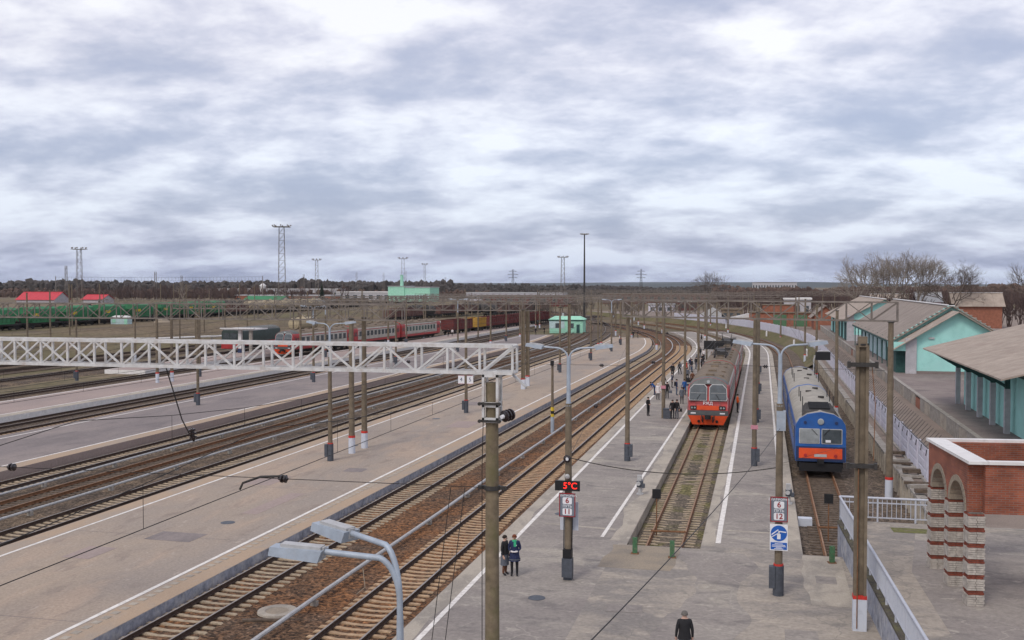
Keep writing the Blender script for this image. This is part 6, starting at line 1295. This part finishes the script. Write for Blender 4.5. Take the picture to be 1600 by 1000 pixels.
for (x0, x1, y, h, sd) in ((-3200, 300, 4200, 19, 1), (-4200, 4200, 6000, 24, 2), (-2600, 100, 2600, 9, 3)):
    q2 = random.Random(sd); n = 60; prof = [h * (.65 + .35 * math.sin(i * .23 + sd) * math.sin(i * .11 + 2 * sd)) + q2.uniform(-.03, .03) * h for i in range(n + 1)]
    for i in range(n):
        xa, xb = x0 + (x1 - x0) * i / n, x0 + (x1 - x0) * (i + 1) / n; hm.face([(xa, y - 900, ZG), (xb, y - 900, ZG), (xb, y, prof[i + 1]), (xa, y, prof[i])]); hm.face([(xa, y, prof[i]), (xb, y, prof[i + 1]), (xb, y + 900, ZG), (xa, y + 900, ZG)])
struct(hm.build('hills', 'hazed_hill'))
# ================================================================== people
def body_mesh(pose):
    J = {'pel': (0, 0, .95), 'sp': (0, -.01, 1.16), 'ch': (0, 0, 1.36), 'nk': (0, 0, 1.49), 'hd': (0, -.02, 1.59), 'tp': (0, -.01, 1.68)}
    RR = {'pel': (.15, .11), 'sp': (.14, .105), 'ch': (.165, .115), 'nk': (.058, .058), 'hd': (.082, .096), 'tp': (.06, .07)}
    E_ = [('pel', 'sp'), ('sp', 'ch'), ('ch', 'nk'), ('nk', 'hd'), ('hd', 'tp')]
    for s_, n in ((-1, 'l'), (1, 'r')):
        arm = {'stand': [(.235, .02, 1.13), (.25, -.06, .90), (.245, -.09, .81)], 'front': [(.24, .03, 1.13), (.13, -.16, 1.05), (.05, -.2, 1.05)], 'walk': [(.235, -.05 * s_, 1.13), (.24, -.16 * s_, .92), (.235, -.2 * s_, .84)], 'bag': [(.24, .0, 1.12), (.27, -.02, .88), (.27, -.03, .79)], 'bend': [(.22, -.28, 1.0), (.16, -.42, .78), (.12, -.46, .7)]}[pose]
        leg = {'walk': [(.10, -.14 * s_, .51), (.10, -.12 * s_ + .12, .1), (.10, -.12 * s_ - .02, .045)]}.get(pose, [(.105, -.02, .51), (.105, .02, .1), (.12, -.13, .045)])
        sh = (s_ * .17, 0, 1.405); J['s' + n] = sh; RR['s' + n] = (.075, .075)
        for nm, p, r in (('e' + n, arm[0], .052), ('w' + n, arm[1], .036), ('h' + n, arm[2], .042)): J[nm] = (s_ * p[0], p[1], p[2]); RR[nm] = (r, r)
        J['p' + n] = (s_ * .09, 0, .9); RR['p' + n] = (.10, .10)
        for nm, p, r in (('k' + n, leg[0], .066), ('a' + n, leg[1], .05), ('t' + n, leg[2], .045)): J[nm] = (s_ * p[0], p[1], p[2]); RR[nm] = (r, r)
        E_ += [('ch', 's' + n), ('s' + n, 'e' + n), ('e' + n, 'w' + n), ('w' + n, 'h' + n), ('pel', 'p' + n), ('p' + n, 'k' + n), ('k' + n, 'a' + n), ('a' + n, 't' + n)]
        hx, hy, hz = J['h' + n]; wx, wy, wz = J['w' + n]; hd = (Vector((hx, hy, hz)) - Vector((wx, wy, wz))).normalized()
        for i, (sp_, ln) in enumerate(((-.03, .07), (-.01, .085), (.012, .08), (.032, .06))):
            J['f%s%d' % (n, i)] = tuple(Vector((hx, hy, hz)) + hd * ln + Vector((0, sp_, -.01))); RR['f%s%d' % (n, i)] = (.011, .011); E_.append(('h' + n, 'f%s%d' % (n, i)))
        J['th' + n] = tuple(Vector((hx, hy, hz)) + hd * .02 + Vector((-s_ * .02, -.055, .0))); RR['th' + n] = (.012, .012); E_.append(('h' + n, 'th' + n))
    if pose == 'bend':
        for k_ in ('sp', 'ch', 'nk', 'hd', 'tp', 'sl', 'sr'):
            x, y, z_ = J[k_]; v = Vector((x, y, z_ - .95)); a = R(52); J[k_] = (x, v.y * math.cos(a) - v.z * math.sin(a), .95 + v.y * math.sin(a) + v.z * math.cos(a))
    K = list(J); me = bpy.data.meshes.new('body'); me.from_pydata([J[k_] for k_ in K], [(K.index(a), K.index(b)) for a, b in E_], []); o = bpy.data.objects.new('tmp', me); COL.objects.link(o)
    md = o.modifiers.new('skin', 'SKIN'); md.use_smooth_shade = True
    for i, k_ in enumerate(K): v = me.skin_vertices[0].data[i]; v.radius = RR[k_]; v.use_root = (k_ == 'pel')
    sb = o.modifiers.new('sub', 'SUBSURF'); sb.levels = 1; sb.render_levels = 1
    dg = bpy.context.evaluated_depsgraph_get(); r = bpy.data.meshes.new_from_object(o.evaluated_get(dg)); bpy.data.objects.remove(o); bpy.data.meshes.remove(me)
    hands = [Vector(J['hl']), Vector(J['hr'])]; head = Vector(J['hd']); return r, hands, head
BODY = {p: body_mesh(p) for p in ('stand', 'front', 'walk', 'bag', 'bend')}
PK = {}
def person(label, x, y, rz, h, pose, top, legs, hair='hair_dark', coat=None, z0=.2, hood=False, pack=None, scarf=None, hem=None, group=None, glove=None, shoe='cloth_black'):
    key = (pose, top, legs, shoe, glove, coat is not None)
    src, hands, head = BODY[pose]
    if key not in PK:
        me = src.copy(); me.materials.clear()
        for m_ in (legs, top, 'skin', shoe, glove or 'skin'): me.materials.append(M[m_])
        ax = Vector((0, 0, 1)) if pose != 'bend' else Vector((0, -math.sin(R(52)), math.cos(R(52))))
        for p in me.polygons:
            c = p.center; i = 0
            if c.z > .93 or abs(c.x) > .19 or (pose == 'bend' and c.z > .9) or (c.y < -.1 and c.z > .6): i = 1
            if (c - head).length < .135 or ((c - head).length < .17 and pose != 'bend' and c.z > 1.47): i = 2
            if min((c - q_).length for q_ in hands) < .1: i = 4
            if c.z < .115: i = 3
            p.material_index = i
        PK[key] = me
    t = thing('person', label, 'person', (x, y, z0), rz, group); k = h / 1.70; t.scale = (k, k, k); put('body', PK[key], t)
    # hair or hood over the crown and the back of the head
    mb = MB(); rings = []
    for i in range(6):
        a = i / 5 * 1.9; rr = math.sin(a) * .106 + .004; rings.append([(head.x + rr * .92 * math.cos(b), head.y + .018 + rr * 1.06 * math.sin(b) + (0 if math.sin(b) > -.3 else .03 * max(0, a - .9)), head.z + .03 + .098 * math.cos(a)) for b in [2 * math.pi * j / 12 for j in range(12)]])
    mb.loft(rings); hp = mb.build('hood' if hood else 'hair', hair, t, True)
    if not hood:
        fc_ = MB()
        for sx in (-1, 1): fc_.box((head.x + sx * .034, head.y - .098, head.z + .005), (.022, .014, .011)); fc_.lathe([(.012, -.012), (.016, 0), (.006, .012)], (head.x + sx * .09, head.y, head.z), 6, axis=(1, 0, 0))
        fc_.hexa([(head.x - .014, head.y - .095, head.z - .03), (head.x + .014, head.y - .095, head.z - .03), (head.x + .014, head.y - .08, head.z - .03), (head.x - .014, head.y - .08, head.z - .03), (head.x - .006, head.y - .1, head.z + .01), (head.x + .006, head.y - .1, head.z + .01), (head.x + .006, head.y - .08, head.z + .01), (head.x - .006, head.y - .08, head.z + .01)]); fc_.box((head.x, head.y - .09, head.z - .05), (.045, .012, .009)); fc_.build('face_features', 'cloth_brown', t)
    if coat:
        zh = coat[1]; prof = [(1.455, .085, .085), (1.42, .185, .105), (1.34, .19, .135), (1.15, .165, .13), (1.0, .185, .145), (.85, .205, .16)]
        prof = [p for p in prof if p[0] > zh + .05] + [(zh, .215 + (.85 - zh) * .13, .17 + (.85 - zh) * .12)]
        mb = MB().loft([[(a_ * math.cos(b) * (1 + .03 * math.sin(5 * b) * (zz < 1)), -.005 + c_ * math.sin(b), zz) for b in [2 * math.pi * j / 16 for j in range(16)]] for zz, a_, c_ in reversed(prof)]); co_ = mb.build('coat', coat[0], t, True)
        if hem: zz, a_, c_ = prof[-1]; MB().loft([[(a_ * 1.015 * math.cos(b), -.005 + c_ * 1.015 * math.sin(b), zz + q_) for b in [2 * math.pi * j / 16 for j in range(16)]] for q_ in (.05, .1)], cap=False).build('hem_band', hem, co_)
        MB().lathe([(.01, 0), (.02, .008)], (.09, -.14, 1.3), 8, axis=(0, -1, 0)).build('badge', 'cloth_white' if scarf else coat[0], co_)
    if scarf: MB().lathe([(.1, 1.40), (.115, 1.45), (.085, 1.51)], n=12).box((.03, -.12, 1.33), (.1, .05, .18)).build('scarf', scarf, t, True)
    if pack: MB().box((0, .17, 1.22), (.3, .18, .44), taper=.85).build('backpack', pack, t)
    return t
def bag(label, x, y, z_, m): o = MB().box((0, 0, 0), (.34, .14, .28), taper=.9).build('bag', m, loc=(x, y, z_)); tag(o, label, 'bag'); MB().tube([(-.1, 0, .13), (-.06, 0, .24), (.06, 0, .24), (.1, 0, .13)], .012, 5).build('handle', m, o)
D = R
person('woman in navy coat and green scarf standing on the platform near the big pole', -9.7, 41.2, D(8), 1.70, 'front', 'cloth_navy', 'cloth_black', 'hair_red', ('cloth_navy', .64), scarf='cloth_green', hem='cloth_grey', glove='cloth_white')
person('person in black jacket and grey skirt half hidden by the big pole', -10.12, 41.25, D(75), 1.64, 'stand', 'cloth_black', 'cloth_brown', 'hair_dark', ('cloth_black', .92)); 
_p = bpy.data.objects['person.001']; MB().loft([[(.19 * k_ * math.cos(b), .15 * k_ * math.sin(b), zz) for b in [2 * math.pi * j / 12 for j in range(12)]] for zz, k_ in ((.45, 1.15), (.95, 1.0))]).build('skirt', 'cloth_grey', _p, True)
person('bald man in black jacket seen from behind at the lower edge', -2.25, 32.6, D(190), 1.74, 'stand', 'cloth_black', 'cloth_grey', 'hair_grey', ('cloth_black', .86))
person('lone man in dark uniform by the white line of the bay platform', -9.85, 94.2, D(60), 1.72, 'front', 'cloth_black', 'cloth_black')
person('woman in white hooded coat beside the pole with the bin', -10.25, 107.5, D(20), 1.70, 'stand', 'cloth_white', 'cloth_black', 'cloth_white', ('cloth_white', .72), hood=True)
person('person in blue jacket leaning over behind the woman in white', -11.0, 112.0, D(-60), 1.7, 'bend', 'cloth_blue', 'cloth_navy')
person('man in dark jacket carrying a bag right of the bin pole', -9.45, 109.0, D(200), 1.75, 'bag', 'cloth_black', 'cloth_black')
bag('dark bag held by the man right of the bin pole', -9.1, 109.0, .92, 'cloth_grey')
person('person in jeans with dark backpack among the passengers', -8.75, 112.5, D(100), 1.72, 'stand', 'cloth_navy', 'cloth_jeans', pack='cloth_black')
person('person in bright blue jacket next to the backpacker', -7.95, 112.8, D(30), 1.7, 'walk', 'cloth_blue', 'cloth_navy')
person('person in red orange jacket beside the nose of the red train', -7.0, 108.6, D(150), 1.7, 'stand', 'cloth_red', 'cloth_black')
person('left one of the dark clad couple near the red train', -7.55, 92.6, D(20), 1.70, 'stand', 'cloth_black', 'cloth_black'); person('right one of the dark clad couple near the red train, with shoulder bag', -7.18, 92.8, D(-30), 1.72, 'bag', 'cloth_black', 'cloth_grey')
bag('small dark bag at the side of the couple near the red train', -6.88, 92.7, 1.0, 'cloth_black')
person('tall dark figure farther along the white line', -10.9, 133.5, D(10), 1.78, 'stand', 'cloth_black', 'cloth_black', coat=('cloth_black', .8))
person('dark clad traveller standing by a pale trolley', -8.7, 128.5, D(180), 1.7, 'stand', 'cloth_grey', 'cloth_black')
tr = thing('luggage_trolley', 'pale luggage trolley with dark bags among the passengers', 'trolley', (-8.35, 124.0, .2)); MB().box((0, 0, .3), (.8, 1.1, .1)).build('deck', 'steel_grey', tr); MB().box((0, .1, .6), (.6, .8, .5)).build('luggage', 'cloth_black', tr); MB().tube([(-.3, .5, .3), (-.3, .6, 1.0), (.3, .6, 1.0), (.3, .5, .3)], .03, 6).build('handle', 'steel_grey', tr); MB().lathe([(.1, -.3), (.1, .3)], (0, -.4, .1), 8, axis=(1, 0, 0)).build('wheel', 'black', tr)
person('bending figure in navy near the yellow bag', -7.4, 131.0, D(80), 1.7, 'bend', 'cloth_navy', 'cloth_black')
bag('yellow bag on the platform among the passengers', -7.3, 134.0, .36, 'yellow')
for k, (x, y, rz, tp, lg, po) in enumerate(((-9.5, 146, 40, 'cloth_navy', 'cloth_jeans', 'stand'), (-8.8, 147.5, 160, 'cloth_black', 'cloth_grey', 'walk'), (-8.0, 147, 250, 'cloth_black', 'cloth_black', 'stand'), (-9.1, 143, 300, 'cloth_black', 'cloth_jeans', 'stand'))):
    person(('navy jacketed person left in the far group of passengers', 'striding person in the far group of passengers', 'right person of the far group of passengers', 'person in jeans in front of the far group of passengers')[k], x, y, D(rz), 1.72, po, tp, lg)
CR = [(-7.6, 104.5, 'cloth_grey', 'cloth_black'), (-10.6, 118, 'cloth_black', 'cloth_jeans'), (-9.9, 120.5, 'cloth_navy', 'cloth_black'), (-7.1, 119.5, 'cloth_black', 'cloth_grey'), (-7.7, 122.2, 'cloth_brown', 'cloth_black'), (-10.4, 138.5, 'cloth_black', 'cloth_black'), (-9.6, 140, 'cloth_red', 'cloth_jeans'), (-7.2, 139, 'cloth_navy', 'cloth_black'), (-8.2, 153.5, 'cloth_black', 'cloth_black'), (-9.0, 156, 'cloth_grey', 'cloth_jeans'), (-7.3, 160, 'cloth_black', 'cloth_navy'), (-8.7, 165, 'cloth_white', 'cloth_black'), (-9.6, 171, 'cloth_black', 'cloth_black')]
CW = ['just behind the red train nose', 'left behind the woman in white', 'in navy behind the woman in white', 'close to the first red coach', 'in brown close to the first red coach', 'in black by the line in mid platform', 'in red in mid platform', 'in navy close to the second red coach', 'in black behind the far group', 'in grey behind the far group', 'in black close to the third coach', 'in white far along the train', 'in black far along the platform']
for k, (x, y, tp, lg) in enumerate(CR): person('passenger ' + CW[k], x, y, D(47 * k), 1.66 + .03 * (k % 5), ('stand', 'walk', 'bag', 'front')[k % 4], tp, lg, coat=(tp, .78) if k % 3 == 0 else None, pack='cloth_grey' if k % 4 == 1 else None)
person('dark person with white sleeve near the coaches of the red train', -6.55, 152, D(90), 1.72, 'walk', 'cloth_black', 'cloth_black', glove='cloth_white')
person('distant figure in black near the platform bend', -11.8, 215, D(90), 1.75, 'walk', 'cloth_black', 'cloth_black', coat=('cloth_black', .8))
person('railway worker in orange vest leaning at the side of the red train', -2.1, 98.5, D(80), 1.72, 'front', 'cloth_orange', 'cloth_black', z0=.2)
for k, (x, y) in enumerate(((-27.0, 227), (-26.2, 228.5))): person(('left', 'right')[k] + ' dark figure at the far tip of the brown platform', x, y, D(90 * k), 1.74, 'stand', 'cloth_black', 'cloth_black')
for k, (x, y) in enumerate(((-51.0, 238), (-50.0, 243))): person(('left', 'right')[k] + ' dark figure near the mint signal house', x, y, D(70 * k), 1.74, 'stand', 'cloth_black', 'cloth_black')
person('person in black at the far part of the third platform', -68.5, 226, D(20), 1.74, 'stand', 'cloth_black', 'cloth_black'); person('person with white jacket at the far part of the third platform', -67.7, 226.5, D(200), 1.7, 'stand', 'cloth_white', 'cloth_black')
# ================================================================== the air between here and the hills
hb = MB().span((-8800, -380, -3.0), (8800, 8000, 60.0)); _me = bpy.data.meshes.new('haze'); _me.from_pydata(hb.v, [], hb.f); haze = bpy.data.objects.new('haze', _me); COL.objects.link(haze); haze['kind'] = 'stuff'; haze['label'] = 'thin pale haze over the yard and the far woods'
_m = bpy.data.materials.new('haze'); _m.use_nodes = True; _t = _m.node_tree; _t.nodes.clear(); _o = _t.nodes.new('ShaderNodeOutputMaterial'); _v = _t.nodes.new('ShaderNodeVolumePrincipled'); _v.inputs['Color'].default_value = (0.80, 0.86, 0.95, 1); _v.inputs['Density'].default_value = 0.000035; _v.inputs['Anisotropy'].default_value = 0.0
_t.links.new(_v.outputs[0], _o.inputs['Volume']); _me.materials.append(_m)
